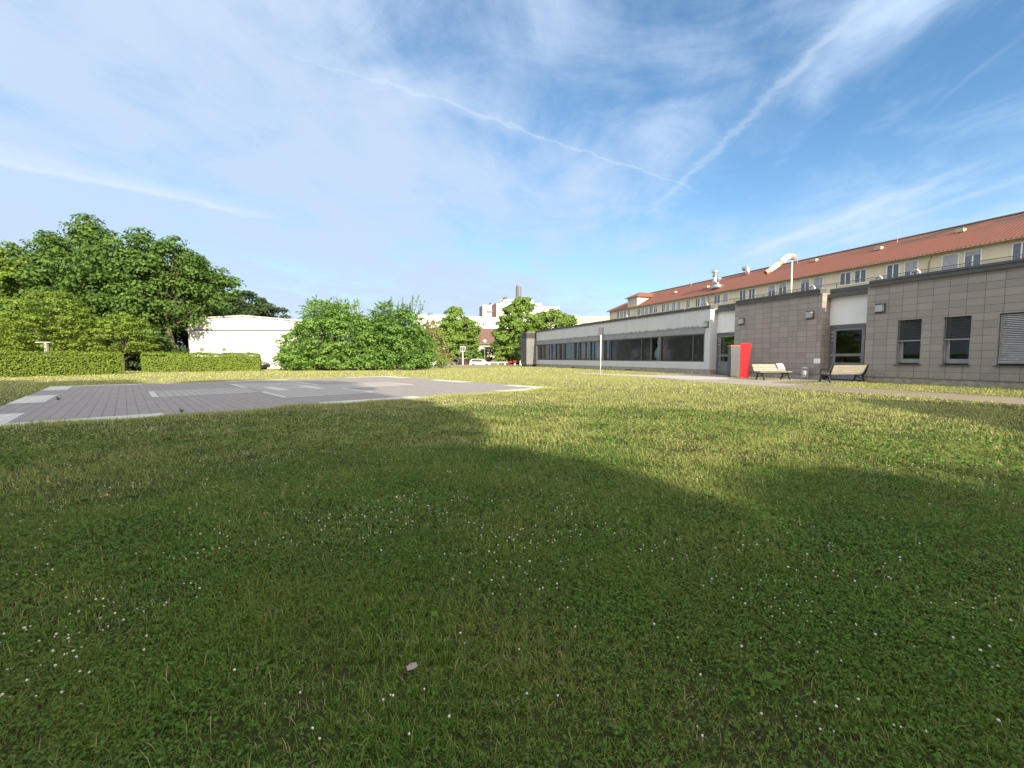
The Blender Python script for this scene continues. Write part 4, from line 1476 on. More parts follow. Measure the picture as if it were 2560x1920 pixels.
# ------------------------------------------------------------------ white hut behind the hedge
hut = empty('white_hut', (-31.2, 50.0, -0.3), R(2), 'white flat-gabled hut with two air conditioners behind the hedge', 'hut')
b = MB()
W0, W1 = -6.1, 6.6
b.prism([(W0, -0.4), (W1, -0.4), (W1, 5.75), (0.1, 6.32), (W0, 5.95)], 0.0, 9.0)
b.build('wall', MT['hut'], hut)
b = MB()
b.hexa([(W0 - 0.25, -0.15, 5.96), (0.1, -0.15, 6.33), (0.1, 9.2, 6.33), (W0 - 0.25, 9.2, 5.96), (W0 - 0.25, -0.15, 6.12), (0.1, -0.15, 6.49), (0.1, 9.2, 6.49), (W0 - 0.25, 9.2, 6.12)])
b.hexa([(0.1, -0.15, 6.33), (W1 + .25, -0.15, 5.76), (W1 + .25, 9.2, 5.76), (0.1, 9.2, 6.33), (0.1, -0.15, 6.49), (W1 + .25, -0.15, 5.92), (W1 + .25, 9.2, 5.92), (0.1, 9.2, 6.49)])
b.build('roof', plain('hut_roof', (0.52, 0.50, 0.46), 0.7), hut)
MB().box(W0 - 0.2, W1, -0.07, 0.0, 4.80, 4.95).build('ledge', MT['hut'], hut)
MB().box(W0 - 0.0, W1, -0.03, 0.0, 4.66, 4.80).build('ledge_joint', MT['frame'], hut)
b = MB().tube([(W0 - 0.1, -0.12, 4.75), (W0 + 0.0, -0.1, 4.4), (W0 + 0.0, -0.1, 0.0)], 0.06, 8)
b.box(W0 - 0.35, W0 + 0.02, -0.2, 0.0, 4.7, 5.05)
b.build('downpipe', MT['lamp'], hut)
for x in (-4.35, -1.85):
    b = MB().box(x - 0.45, x + 0.45, -0.42, -0.05, 2.15, 2.85)
    ac = b.build('air_conditioner', MT['hut'], hut, bevel=0.02)
    b = MB()
    b.tube([(x - 0.12, -0.45, 2.5), (x - 0.12, -0.42, 2.5)], 0.25, 16)
    b.build('fan_grille', plain('fan_grille', (0.24, 0.20, 0.18), 0.6), ac)
    b = MB().box(x - 0.45, x + 0.5, -0.40, -0.02, 2.06, 2.12)
    b.tube([(x + 0.45, -0.2, 2.6), (x + 0.6, -0.2, 2.5), (x + 0.6, -0.1, 2.2), (x + 0.45, -0.1, 2.09)], 0.03, 6)
    b.build('bracket', MT['frame'], ac)
b = MB().box(1.9, 3.1, -0.05, 0.0, -0.2, 2.0)
b.build('hatch', MT['hut'], hut)
MB().box(1.9, 3.1, -0.07, -0.0, 2.0, 2.1).build('lintel', MT['beige'], hut)


# ------------------------------------------------------------------ cars
def car(loc, rz, paint, label, L=4.1, W=1.76, H=1.5, door_open=False, hatch=False):
    """local x forward"""
    r = empty('parked_car', loc, rz, label, 'car', 'cars in the car park')
    hl, hw = L / 2, W / 2
    # stations: x, z bottom, z belt, z top, half width low, half width top
    st = [(-hl, .42, .72, .78, hw * .80, hw * .72), (-hl + .06, .28, .86, .98, hw * .93, hw * .78), (-hl + .35, .22, .92, H * .90, hw * .98, hw * .70),
          (-hl + .85, .20, .93, H * .985, hw, hw * .72), (-.25, .20, .92, H, hw, hw * .74), (.30, .20, .91, H * .985, hw, hw * .73),
          (.75, .20, .91, H * .90, hw, hw * .72), (1.22, .20, .90, .99, hw, hw * .76), (hl - .45, .21, .82, .88, hw * .97, hw * .75),
          (hl - .10, .26, .66, .74, hw * .88, hw * .68), (hl, .34, .52, .58, hw * .76, hw * .60)]
    b = MB()
    n = 10
    for (x, zb, zl, zt, w0, w1) in st:
        half = [(w0 * .93, zb), (w0, zb + .16), (w0, (zb + zl) / 2 + .05), (w0 * .965, zl), (w1, zt - .04 * (zt - zl))]
        ring = [(x, y, z) for y, z in half] + [(x, -y, z) for y, z in half[::-1]]
        b.v += ring
    for i in range(len(st) - 1):
        for k in range(n):
            k2 = (k + 1) % n
            b.f.append((i * n + k, i * n + k2, (i + 1) * n + k2, (i + 1) * n + k))
    b.f.append(tuple(range(n))[::-1])
    b.f.append(tuple((len(st) - 1) * n + k for k in range(n)))
    body = b.build('body', paint, r, False)
    # glass
    e = 0.012
    for sy in (-1, 1):
        b = MB()
        idx = [2, 3, 4, 5, 6, 7]
        prev = None
        for i in idx:
            x, zb, zl, zt, w0, w1 = st[i]
            if i == 2: x += 0.12
            if i == 7: x -= 0.22; zt = zl + .10; 
            ya, yb_ = w0 * .965 + e, w1 + e
            f1, f2 = 0.12, 0.86
            lo_ = (x, sy * (ya + (yb_ - ya) * f1), zl + (zt - zl) * f1)
            hi_ = (x, sy * (ya + (yb_ - ya) * f2), zl + (zt - zl) * f2)
            if prev and i != 5 or (prev and i == 5):
                g = 0.03 if i == 5 else 0.0
                b.add([prev[0], (lo_[0] - g, lo_[1], lo_[2]), (hi_[0] - g, hi_[1], hi_[2]), prev[1]], [(0, 1, 2, 3)])
            prev = (lo_, hi_)
        b.build('side_window', MT['cglass'], r)
    b = MB()
    (x0, _, l0, t0, _, w0), (x1, _, l1, t1, _, w1) = st[6], st[7]
    b.add([(x1 - .02, -w1 * .93, t1 + .03), (x1 - .02, w1 * .93, t1 + .03), (x0 + .02, w0 * .9, t0 + .015), (x0 + .02, -w0 * .9, t0 + .015)], [(0, 1, 2, 3)])
    b.build('windscreen', MT['cglass'], r)
    b = MB()
    b.add([(-hl + .02, -hw * .68, 1.0), (-hl + .02, hw * .68, 1.0), (-hl + .30, hw * .62, H * .88), (-hl + .30, -hw * .62, H * .88)], [(0, 1, 2, 3)])
    b.build('rear_window', MT['cglass'], r)
    for sx, sy in ((1, 1), (1, -1), (-1, 1), (-1, -1)):
        x = sx * (hl - .78)
        b = MB().tube([(x, sy * (hw - .19), .31), (x, sy * (hw + .012), .31)], .315, 20)
        w_ = b.build('wheel', MT['tyre'], r)
        MB().tube([(x, sy * (hw - .02), .31), (x, sy * (hw + .022), .31)], .20, 14).build('rim', MT['metal'], w_)
        MB().tube([(x, sy * (hw - .25), .33), (x, sy * (hw + .005), .33)], .365, 20).build('wheel_arch', MT['iron'], body)
    for sy in (-1, 1):
        MB().box(-hl - .01, -hl + .16, sy * (hw * .84) - .10, sy * (hw * .84) + .08, .74, .98).build('tail_light', MT['lred'], r)
        MB().box(hl - .22, hl - .01, sy * (hw * .74) - .14, sy * (hw * .74) + .12, .56, .70).build('headlight', MT['lamp'], r)
        MB().box(.95, 1.12, sy * (hw + .02), sy * (hw + .16), .93, 1.05).build('mirror', paint, r)
    if door_open:
        b = MB()
        b.hexa([(1.0, -hw, .28), (1.05, -hw - .75, .28), (1.08, -hw - .75, .28), (1.04, -hw, .28), (1.0, -hw, .92), (1.05, -hw - .75, .92), (1.08, -hw - .75, .92), (1.04, -hw, .92)])
        b.build('door', paint, r)
    return r


car((-5.9, 79.6, -0.488), R(2), MT['carw'], 'white hatchback parked side-on in front of the shrubs', 4.0, 1.76, 1.56)
car((-2.6, 84.2, -0.488), R(165), MT['carw'], 'pale car half hidden behind the bonnet of the white hatchback', 4.3, 1.76, 1.6)
car((-9.0, 82.4, -0.488), R(80), MT['card'], 'black car parked between the sign post and the white hatchback', 4.2, 1.78, 1.55)
car((-11.4, 83.4, -0.488), R(55), MT['cars'], 'silver car with red tail light left of the sign post', 4.3, 1.78, 1.55)
car((-14.2, 84.5, -0.488), R(60), MT['carw'], 'white car mostly hidden behind the low yellow-green shrub', 4.3, 1.78, 1.5)
car((-28.6, 46.2, -0.05), R(4), MT['card'], 'dark car behind the right end of the hedge', 4.3, 1.8, 1.62)
car((-22.2, 46.0, -0.05), R(4), MT['card'], 'dark car in front of the hut, left end of the big bushes', 4.4, 1.8, 1.6)

# sign and lamp, barrier in the car park
ps = empty('parking_sign', (-9.0, 78.4, -0.488), 0, 'square grey sign on a white post beside the white hatchback', 'sign')
MB().tube([(0, 0, 0), (0, 0, 3.0)], 0.10, 8).build('post', MT['white'], ps)
pn = MB().box(-0.48, 0.48, -0.06, 0.0, 2.85, 3.85).build('panel', MT['lamp'], ps, bevel=0.02)
MB().box(-0.38, -0.05, -0.08, -0.06, 2.98, 3.70).box(0.05, 0.38, -0.08, -0.06, 2.98, 3.70).build('inlay', MT['grey'], pn)
sl = empty('street_lamp', (-5.5, 86.5, -0.488), 0, 'mushroom-headed street lamp behind the white hatchback', 'lamp')
MB().tube([(0, 0, 0), (0, 0, 4.4)], 0.07, 8).build('pole', MT['metal'], sl)
MB().tube([(0, 0, 4.4), (0, 0, 4.7), (0, 0, 5.15), (0, 0, 5.4)], [0.1, 0.35, 0.55, 0.3], 14).build('lamp_head', MT['lamp'], sl, True)
bar = empty('boom_barrier', (0.5, 74.5, -0.488), 0, 'white boom barrier with a red housing at the car park exit', 'barrier')
MB().box(-6.6, -0.9, -0.05, 0.05, 0.88, 1.02).build('boom', MT['white'], bar)
MB().box(-1.85, -1.65, -0.06, 0.06, -0.02, 0.95).build('rest', MT['white'], bar)
MB().box(-1.2, -0.45, -0.2, 0.25, 0.85, 1.18).box(-1.1, -0.85, -0.12, 0.12, -0.02, 0.75).build('housing', MT['dred'], bar)
MB().box(-0.30, 0.30, -0.2, 0.2, 0.90, 1.30).build('cover', MT['dred'], bar)
MB().box(-0.12, 0.10, -0.12, 0.12, -0.02, 0.80).build('pillar', MT['white'], bar)
hp = empty('hydrant_sign', (1.55, 72.8, -0.40), 0, 'small white marker board right of the red barrier housing', 'sign')
MB().tube([(0, 0, -0.2), (0, 0, 0.4)], 0.04, 6).build('post', MT['iron'], hp)
q_ = MB().box(-0.22, 0.22, -0.03, 0.03, 0.35, 1.15).build('board', MT['white'], hp)
MB().box(-0.06, 0.06, -0.04, -0.03, 0.5, 1.0).build('digit', MT['frame'], q_)
tp = empty('post_with_crossbar', (-39.0, 36.0, 0), R(5), 'pale post with a short flat crossbar behind the left hedge', 'post')
MB().box(-0.10, 0.10, -0.09, 0.09, 0, 2.5).build('post', MT['lamp'], tp)
MB().box(-0.72, 0.42, -0.14, 0.14, 2.5, 2.58).build('crossbar', MT['lamp'], tp)

# ------------------------------------------------------------------ far buildings
lw = empty('white_office_building', (-15, 170, -0.5), R(0), 'long white building with small square windows behind the car park trees', 'building')
MB().hexa([(-24, 0, 0), (18, 0, 0), (18, 18, 0), (-24, 18, 0), (-24, 0, 18.9), (18, 0, 17.3), (18, 18, 17.3), (-24, 18, 18.9)]).build('wall', MT['white'], lw)
for x in (-7.5, -3.9, -1.6, 1.8, 4.1, 14.5, 17.0 - 0.6, -12, -16, -18.5):
    o = MB().box(x - 0.75, x + 0.75, -0.12, -0.02, 14.3, 15.9).build('window', MT['white'], lw)
    MB().box(x - 0.62, x - 0.05, -0.14, -0.12, 14.42, 15.78).box(x + 0.05, x + 0.62, -0.14, -0.12, 14.42, 15.78).build('pane', plain('far_glass', (0.10, 0.11, 0.13), 0.12), o)
rr_ = empty('brown_roof_building', (-13, 120, -0.5), 0, 'low building with a red-brown roof and pale walls behind the car park', 'building')
MB().box(-18, 12, 0.4, 12, 0, 5.9).build('wall', plain('pale_wall', (0.70, 0.62, 0.50), 0.8), rr_)
MB().hexa([(-19, -0.4, 5.7), (13, -0.4, 5.7), (13, 12.6, 5.7), (-19, 12.6, 5.7), (-19, 5.5, 10.4), (13, 5.5, 10.2), (13, 6.5, 10.2), (-19, 6.5, 10.4)]).build('roof', MT['brown'], rr_)
MB().box(-19, 13, -0.5, -0.4, 5.55, 5.8).build('gutter', MT['frame'], rr_)
for x in (-8, -3.5, 1.0, 5.2, 8.4):
    MB().box(x - 0.8, x + 0.8, 0.34, 0.39, 2.6, 4.2).build('window', plain('far_glass', (0.10, 0.11, 0.13), 0.12), rr_)
tw = empty('hospital_tower', (-3, 210, -0.5), R(0), 'tall white hospital tower with a dark chimney and roof panels', 'building')
MB().box(-4.5, 17.5, 0, 22, 0, 28.2).build('wall', MT['white'], tw)
MB().box(-11.2, -6.9, 0, 18, 0, 27.4).build('wing', MT['white'], tw)
MB().box(17.5, 26.5, 4, 22, 0, 26.9).build('east_wing', MT['white'], tw)
MB().hexa([(-13.1, 3, 0), (-11.2, 0, 0), (-11.2, 16, 0), (-13.1, 16, 0), (-13.1, 3, 26.6), (-11.2, 0, 27.1), (-11.2, 16, 27.1), (-13.1, 16, 26.6)]).build('glass_corner', MT['frame'], tw)
MB().hexa([(-6.9, 3, 0), (-4.5, 0, 0), (-4.5, 16, 0), (-6.9, 16, 0), (-6.9, 3, 27.4), (-4.5, 0, 28.6), (-4.5, 16, 28.6), (-6.9, 16, 27.4)]).build('brick_corner', plain('brick_brown', (0.20, 0.11, 0.10), 0.8), tw)
MB().box(-2.6, 13.5, 1, 20, 28.2, 30.2).build('attic', MT['white'], tw)
for x in (-1.5, 0, 1.5, 3, 4.5, 8, 9.6, 11.2):
    MB().box(x - 0.45, x + 0.45, 0.9, 0.99, 28.9, 29.8).build('attic_window', MT['frame'], tw)
for z in (25.2, 21.6, 18):
    for x in (-1.2, 0.7, 4.6, 6.4, 10.2, 12):
        MB().box(x - 0.6, x + 0.6, -0.12, -0.02, z - 0.8, z + 0.8).build('window', plain('far_glass', (0.10, 0.11, 0.13), 0.12), tw)
for x0, zz_ in ((-3.2, 30.2), (-2.0, 30.4), (3.4, 30.4), (4.2, 30.4), (10.6, 30.0), (-10, 27.5)):
    MB().hexa([(x0, -0.5, zz_ - 1.5), (x0 + 0.4, -0.5, zz_ - 1.5), (x0 + 0.4, 6, zz_ - 1.5), (x0, 6, zz_ - 1.5), (x0 + 2.2, -0.5, zz_ + 1.0), (x0 + 2.6, -0.5, zz_ + 1.0), (x0 + 2.6, 6, zz_ + 1.0), (x0 + 2.2, 6, zz_ + 1.0)]).build('roof_panel', MT['frame'], tw)
ch = MB().tube([(6.2, 2, 28), (6.2, 2, 36.2)], 1.35, 8).build('chimney', MT['frame'], tw)
MB().tube([(5.8, 2, 36), (5.8, 2, 36.9)], 0.7, 8).build('flue', MT['frame'], ch)
MB().box(-9.5, -6.0, -0.8, -0.2, 23.9, 24.4).build('ledge', MT['frame'], tw)
bg_ = empty('beige_building', (26, 150, -0.5), R(-3), 'beige clad building between the tall trees and the roof of the low wing', 'building')
MB().box(-12, 30, 0.3, 18, 0, 14).build('wall', MT['white'], bg_)
MB().hexa([(-12, 0, 13.8), (31, 0, 13.8), (31, 18, 13.8), (-12, 18, 13.8), (-12, 4, 16.7), (31, 4, 16.2), (31, 14, 16.2), (-12, 14, 16.7)]).build('roof', MT['beige'], bg_)
for x in (-7, -2.5, 2, 6.5):
    MB().box(x - 0.9, x + 0.9, 0.2, 0.28, 11.4, 12.9).build('window', plain('far_glass', (0.10, 0.11, 0.13), 0.12), bg_)

# ------------------------------------------------------------------ vegetation
LM = dict(
    maple=leafmat('maple_leaf', [(0.055, 0.120, 0.026), (0.155, 0.26, 0.055), (0.085, 0.155, 0.036)], 0.30, 0.35),
    darkm=leafmat('dark_leaf', [(0.030, 0.058, 0.020), (0.065, 0.105, 0.035), (0.045, 0.075, 0.026)], 0.2, 0.35),
    lime=leafmat('hornbeam_leaf', [(0.13, 0.21, 0.03), (0.25, 0.35, 0.06), (0.17, 0.25, 0.04)], 0.35, 0.5),
    hedge=leafmat('hedge_leaf', [(0.14, 0.22, 0.03), (0.28, 0.37, 0.065), (0.19, 0.27, 0.045)], 0.30, 0.8),
    bush=leafmat('bush_leaf', [(0.13, 0.26, 0.05), (0.26, 0.43, 0.10), (0.18, 0.31, 0.07)], 0.32, 0.5),
    bush2=leafmat('bush_dark_leaf', [(0.105, 0.22, 0.045), (0.21, 0.36, 0.085), (0.14, 0.26, 0.055)], 0.30, 0.5),
    park=leafmat('park_leaf', [(0.13, 0.23, 0.045), (0.26, 0.40, 0.09), (0.19, 0.28, 0.06)], 0.32, 0.4),
    copper=leafmat('copper_leaf', [(0.07, 0.03, 0.03), (0.12, 0.05, 0.045), (0.08, 0.04, 0.035)], 0.2, 0.5),
    straw=leafmat('reed_leaf', [(0.22, 0.22, 0.07), (0.36, 0.33, 0.14), (0.26, 0.24, 0.10)], 0.3, 0.6),
    pink=leafmat('pink_leaf', [(0.30, 0.17, 0.13), (0.36, 0.28, 0.13), (0.18, 0.20, 0.07)], 0.3, 0.6),
)
G1 = 'tall trees behind the left hedge'
tree('maple_tree', (-57.5, 47.0, 0), 'yellow-green broadleaf tree at the left edge of the photo', 'tree',
     [(0, 0, 8.5, 5.8, 5.6), (-3, 1, 10.5, 3.6, 4.6), (3, -1, 5.2, 4.2, 3.6)], LM['lime'], 1.2, 0.17, 12, 21, (0.35, 3), G1)
tree('maple_tree', (-50.6, 48.5, 0), 'broad maple with its rounded top just right of the yellow-green tree', 'tree',
     [(0, 0, 8.8, 4.6, 5.6), (-3, -1, 7.4, 3.6, 4.2), (1.5, -1, 5.0, 4.2, 3.6)], LM['maple'], 1.25, 0.17, 12, 22, (0.4, 3.2), G1)
tree('maple_tree', (-46.2, 48.0, 0), 'tallest maple of the left group, lobed crown above the hornbeam', 'tree',
     [(-0.6, 0, 9.6, 4.3, 6.0), (-2.2, 0, 13.4, 2.2, 2.6), (1.9, -1, 7.0, 3.5, 4.4), (0, 0, 14.6, 1.6, 1.6)], LM['maple'], 1.25, 0.17, 12, 23, (0.45, 3.2), G1)
tree('maple_tree', (-41.2, 48.0, 0), 'maple with pale limbs showing through gaps, left of the hut', 'tree',
     [(0, 0, 9.2, 4.6, 5.8), (2.5, 0, 7.4, 3.9, 5.0), (-1.5, -1.5, 4.5, 3.2, 3.0)], LM['maple'], 1.25, 0.17, 11, 24, (0.45, 3.0), G1)
tree('maple_tree', (-37.4, 47.6, 0), 'maple whose boughs hang over the left corner of the white hut', 'tree',
     [(-0.8, 0.6, 9.3, 3.9, 4.6), (2.0, 2.4, 8.8, 3.0, 3.0), (-2.6, -1.0, 4.6, 2.2, 3.4), (-0.6, 1.5, 11.2, 2.8, 2.6), (-3.8, 0, 11.2, 2.8, 2.9), (-4.4, -0.5, 2.6, 2.4, 2.4)], LM['maple'], 1.15, 0.17, 12, 25, (0.45, 3.0), G1)
tree('dark_tree', (-32.2, 61.5, -0.3), 'dark shaded tree behind the roof of the white hut', 'tree',
     [(-9.6, 0, 6.8, 2.8, 4.2), (-12.6, -1, 8.2, 3.8, 5.2), (-17, 0, 8, 4.5, 6)], LM['darkm'], 1.4, 0.24, 10, 26, (0.4, 3.0), G1, inner=0.7)
tree('grey_green_tree', (-45.0, 72.0, -0.4), 'grey-green tree showing above the right half of the hut roof', 'tree',
     [(0, 0, 8.3, 4.0, 4.2), (3.4, 0, 6.8, 3.6, 3.8), (-3, 1, 8.2, 3, 3.5)], LM['darkm'], 1.1, 0.22, 10, 27, (0.35, 3.0), G1)
tree('dark_tree', (-47, 58, 0), 'dark tree filling the gaps between the maples', 'tree',
     [(0, 0, 6.5, 6.5, 5.5), (-9, 0, 6.5, 6, 5.5), (-18, 0, 7, 6, 6)], LM['darkm'], 1.6, 0.28, 7, 28, (0.4, 3.0), G1, inner=0.8)
tree('hornbeam_tree', (-41.2, 38.3, 0), 'low wide yellow-green hornbeam behind the left hedge', 'tree',
     [(0.2, 0, 4.0, 3.2, 2.8), (0.9, -0.5, 5.5, 1.6, 1.7), (-2.0, 0, 3.3, 2.4, 2.1), (2.3, 0, 3.0, 1.6, 1.6)], LM['lime'], 0.65, 0.10, 26, 31, (0.16, 1.5),
     'small hornbeams behind the hedges', flat=0.4, up=0.9, drop=0.4)
tree('hornbeam_tree', (-35.0, 38.6, 0), 'small round yellow-green hornbeam at the gap between the hedges', 'tree',
     [(0, 0, 3.2, 2.0, 1.9), (-0.6, 0, 4.3, 1.0, 0.9), (0.9, 0, 2.6, 1.3, 1.2)], LM['lime'], 0.55, 0.10, 26, 32, (0.12, 1.2), 'small hornbeams behind the hedges', flat=0.4, up=0.9, drop=0.4)
tree('hornbeam_tree', (-47.5, 37.5, 0), 'yellow-green hornbeam cut off by the left edge of the photo', 'tree',
     [(0, 0, 3.0, 2.6, 2.4), (-3, 0, 4, 2.5, 2.6)], LM['lime'], 0.6, 0.10, 24, 33, (0.14, 1.2), 'small hornbeams behind the hedges', flat=0.4, up=0.9, drop=0.4)
tree('undergrowth', (-35.6, 41.0, 0), 'dark undergrowth added to darken the gap between the two hedges', 'shrub',
     [(0, 0, 1.2, 1.7, 1.5), (-1.5, 1.0, 1.4, 1.6, 1.7)], LM['darkm'], 0.7, 0.16, 26, 35, (0.1, 0.5), inner=1.2)  # added shrub, its dark leaves stand in for tree shade in the gap
tree('undergrowth', (-46, 43.5, 0), 'long dark undergrowth added to darken the space below the maples', 'shrub',
     [(k * 3.0, 0.6 * (k % 2), 1.5, 2.4, 1.8) for k in range(-7, 4)], LM['darkm'], 1.0, 0.2, 12, 36, (0.1, 0.5), inner=1.0)  # added row, dark leaves stand in for the shade behind the hedges
tree('low_shrub', (-36.6, 44.0, 0), 'green shrub behind the second hedge, left of the hut corner', 'shrub',
     [(0, 0, 2.0, 1.5, 1.7), (-1.4, 0.5, 2.6, 1.4, 2.0)], LM['maple'], 0.7, 0.12, 18, 34, (0.1, 0.8))


def big_bush(loc, lobes, m, label, seed, spikes):
    t = tree('big_bush', loc, label, 'bush', lobes, m, 0.62, 0.11, 20, seed, (0.2, 0.8), 'large spreading bushes in front of the car park',
             flat=0.5, up=0.55, drop=0.5, inner=0.5)
    rg = np.random.default_rng(seed + 50)
    # arching sprays that break the outline
    SP, SN = [], []
    for (x, y, z, rx, rz) in lobes:
        k = int(9 * rx * (rx + rz))
        d = unit(rg.normal(size=(k, 3)) + np.array([0, -0.25, 0.25]))
        st = np.array([x, y, z]) + d * np.array([rx, rx, rz]) * 0.85
        for j in range(k):
            if st[j, 2] < 0.3: continue
            L_ = rg.uniform(0.6, 1.5)
            q = unit((d[j] * np.array([1, 1, 0.5]) + np.array([0, 0, 0.45]) + rg.normal(0, 0.25, 3))[None])[0]
            tt = rg.uniform(0, 1, 34)[:, None]
            P_ = st[j] + q * tt * L_ + np.array([0, 0, -0.55]) * (tt ** 2) * L_ * rg.uniform(0.3, 1.2) + rg.normal(0, 0.075, (34, 3)) * (1.15 - tt)
            SP.append(P_)
            SN.append(unit(rg.normal(0, 0.5, (34, 3)) + np.array([0, 0, 1.0])))
    SP, SN = np.concatenate(SP), np.concatenate(SN)
    kk = SP[:, 2] > 0.05
    np_mesh('sprays', leaves(SP[kk], SN[kk], 0.105, rg, 0.42), 4, [(0, 1, 2, 3)], m, t)
    # upright shoots with small leaves
    PP = []
    bq = MB()
    for (x, y, z, h, lean) in spikes:
        n = 42
        tt = rg.uniform(0, 1, n)
        PP.append(np.stack([x + lean * tt * h + rg.normal(0, 0.13, n) * (1.1 - tt), y + rg.normal(0, 0.13, n), z + tt * h], 1))
        bq.tube([(x, y, z - 0.8), (x + lean * h, y, z + h)], [0.03, 0.01], 4, False)
    P = np.concatenate(PP)
    np_mesh('shoots', leaves(P, unit(rg.normal(size=(len(P), 3))), 0.085, rg, 0.5), 4, [(0, 1, 2, 3)], m, t)
    bq.build('shoot_stems', MT['bark'], t)
    return t


rs = random.Random(8)
big_bush((-18.6, 45.4, 0), [(0, 0, 3.0, 4.2, 2.9), (-1.2, 0, 5.3, 2.0, 1.9), (0.9, 0, 5.2, 2.1, 1.8), (-3.0, 0, 2.2, 2.6, 2.1), (2.2, -0.5, 2.8, 2.9, 2.7), (-1.5, -0.8, 1.1, 3.9, 1.3), (2.2, -0.8, 1.1, 3.4, 1.3)],
         LM['bush'], 'light green spreading bush next to the hut, left of the pair', 41,
         [(rs.uniform(-3, 3), rs.uniform(-1, 1), rs.uniform(5.6, 6.5), rs.uniform(0.9, 1.6), rs.uniform(-0.25, 0.2)) for _ in range(16)])
big_bush((-12.4, 46.0, 0), [(0, 0, 3.0, 3.3, 2.9), (-0.6, 0, 5.3, 1.6, 1.9), (1.2, 0, 4.4, 1.9, 2.0), (2.0, -0.3, 2.2, 2.1, 2.1), (-2.2, -0.4, 2.4, 2.3, 2.3), (0, -0.8, 1.0, 3.6, 1.2)],
         LM['bush2'], 'darker green bush right of the light one, with upright shoots', 42,
         [(rs.uniform(-1.4, 2.6), rs.uniform(-1, 1), rs.uniform(5.6, 6.4), rs.uniform(0.9, 1.7), rs.uniform(-0.05, 0.45)) for _ in range(18)])
tree('reed_clump', (-10.6, 56.0, -0.5), 'tall straw-coloured bamboo clump right of the big bushes', 'bamboo',
     [(0, 0, 3.6, 0.9, 2.9), (1.2, 0, 3.0, 0.9, 2.4), (-0.4, 0, 6.2, 0.9, 1.2)], LM['straw'], 0.5, 0.10, 20, 43, (0.06, 1.0), tall=2.0, flat=0.8)
tree('low_shrub', (-8.4, 52.2, -0.25), 'small yellow-green shrub at the lawn edge left of the cars', 'shrub',
     [(0, 0, 0.9, 0.9, 0.9), (-0.9, 0.4, 1.0, 0.9, 0.9)], LM['lime'], 0.45, 0.08, 24, 44, (0.05, 0.3))
tree('low_shrub', (-10.9, 52.8, -0.25), 'mixed green shrub between the bamboo and the small yellow-green shrub', 'shrub',
     [(0, 0, 1.1, 1.1, 1.2), (0.5, 0.4, 1.9, 0.7, 0.8)], LM['park'], 0.5, 0.09, 22, 45, (0.06, 0.4))
tree('park_tree', (-11.8, 90, -0.5), 'small broad tree behind the cars, left of the red-brown roof', 'tree',
     [(0, 0, 6.2, 4.3, 4.0), (0.3, 0, 9.6, 2.5, 2.5), (2.2, 0, 6.6, 2.9, 3.0), (-1.8, 0, 3.2, 2.8, 2.5), (1.5, 0, 3.0, 3.0, 2.2)], LM['park'], 0.95, 0.20, 19, 46, (0.2, 2), 'trees around the car park')
tree('park_tree', (3.6, 85, -0.5), 'tall tree in front of the hospital tower, pointed top', 'tree',
     [(-1.8, 0, 9.0, 3.5, 4.2), (-1.4, 0, 11.8, 1.7, 1.7), (-3.6, 0, 5.6, 3.6, 4.0), (0.5, 0, 5.0, 3.8, 3.8), (-3.4, 0, 2.6, 3.2, 2.4)], LM['park'], 0.95, 0.20, 20, 47, (0.3, 2.2), 'trees around the car park')
tree('park_tree', (8.8, 88, -0.5), 'tree with thin top shoots right of the tall one', 'tree',
     [(-0.5, 0, 8.0, 3.0, 3.4), (1.8, 0, 7.4, 2.4, 2.9), (-2.4, 1, 9.0, 1.6, 2.6), (0, 0, 4.5, 4, 3)], LM['park'], 0.95, 0.20, 20, 48, (0.3, 2.2), 'trees around the car park')
tree('dark_tree', (2.6, 78, -0.5), 'dark bush behind the barrier at the end of the low building', 'bush',
     [(0, 0, 2.4, 2.0, 2.4), (1.5, 0, 3.4, 1.6, 2.4)], LM['darkm'], 0.8, 0.17, 14, 49, (0.12, 0.8))
tree('copper_tree', (-1.5, 92, -0.5), 'small copper-leaved tree in front of the red-brown roof', 'tree',
     [(0, 0, 5.6, 1.6, 1.3), (-1.0, 0, 4.9, 1.2, 0.7)], LM['copper'], 0.5, 0.15, 12, 50, (0.08, 3.5))
tree('roof_edge_tree', (33, 112, -0.5), 'dark green treetop above the roof of the low building', 'tree',
     [(0, 0, 9.0, 4.2, 2.9), (4.6, 0, 8.8, 3.6, 2.4), (-4, 0, 8, 2.6, 2)], LM['darkm'], 1.2, 0.26, 12, 51, (0.3, 3))
SHR = [(-16.5, 86.5, 'bush2', 2.2, 2.2, 'green shrub behind the leftmost parked cars'), (-12.5, 88, 'straw', 2.0, 2.0, 'straw-coloured shrub behind the silver car'),
       (-8.2, 89, 'bush2', 2.3, 2.4, 'green shrub behind the parking sign'), (-4.6, 89.5, 'darkm', 2.0, 2.5, 'dark shrub behind the street lamp pole'),
       (-0.6, 86.5, 'pink', 2.0, 2.4, 'pinkish brown shrub behind the white boom'), (-2.2, 84, 'pink', 1.4, 1.4, 'low reddish shrub right of the white hatchback')]
for i, (x, y, mk, r, h, lb) in enumerate(SHR):
    tree('shrub', (x, y, -0.5), lb, 'shrub', [(0, 0, h * 0.75, r, h * 0.85), (r * 0.6, 0, h * 0.6, r * 0.7, h * 0.6)], LM[mk], 0.7, 0.15, 13, 60 + i, (0.08, 0.5), 'shrubs along the car park')
tree('tree_line', (10, 205, 0), 'distant treetops behind the white office building', 'tree', [(-40, 0, 6, 9, 6), (30, 0, 7, 9, 6)], LM['darkm'], 2.5, 0.5, 3, 70, (0.4, 3))


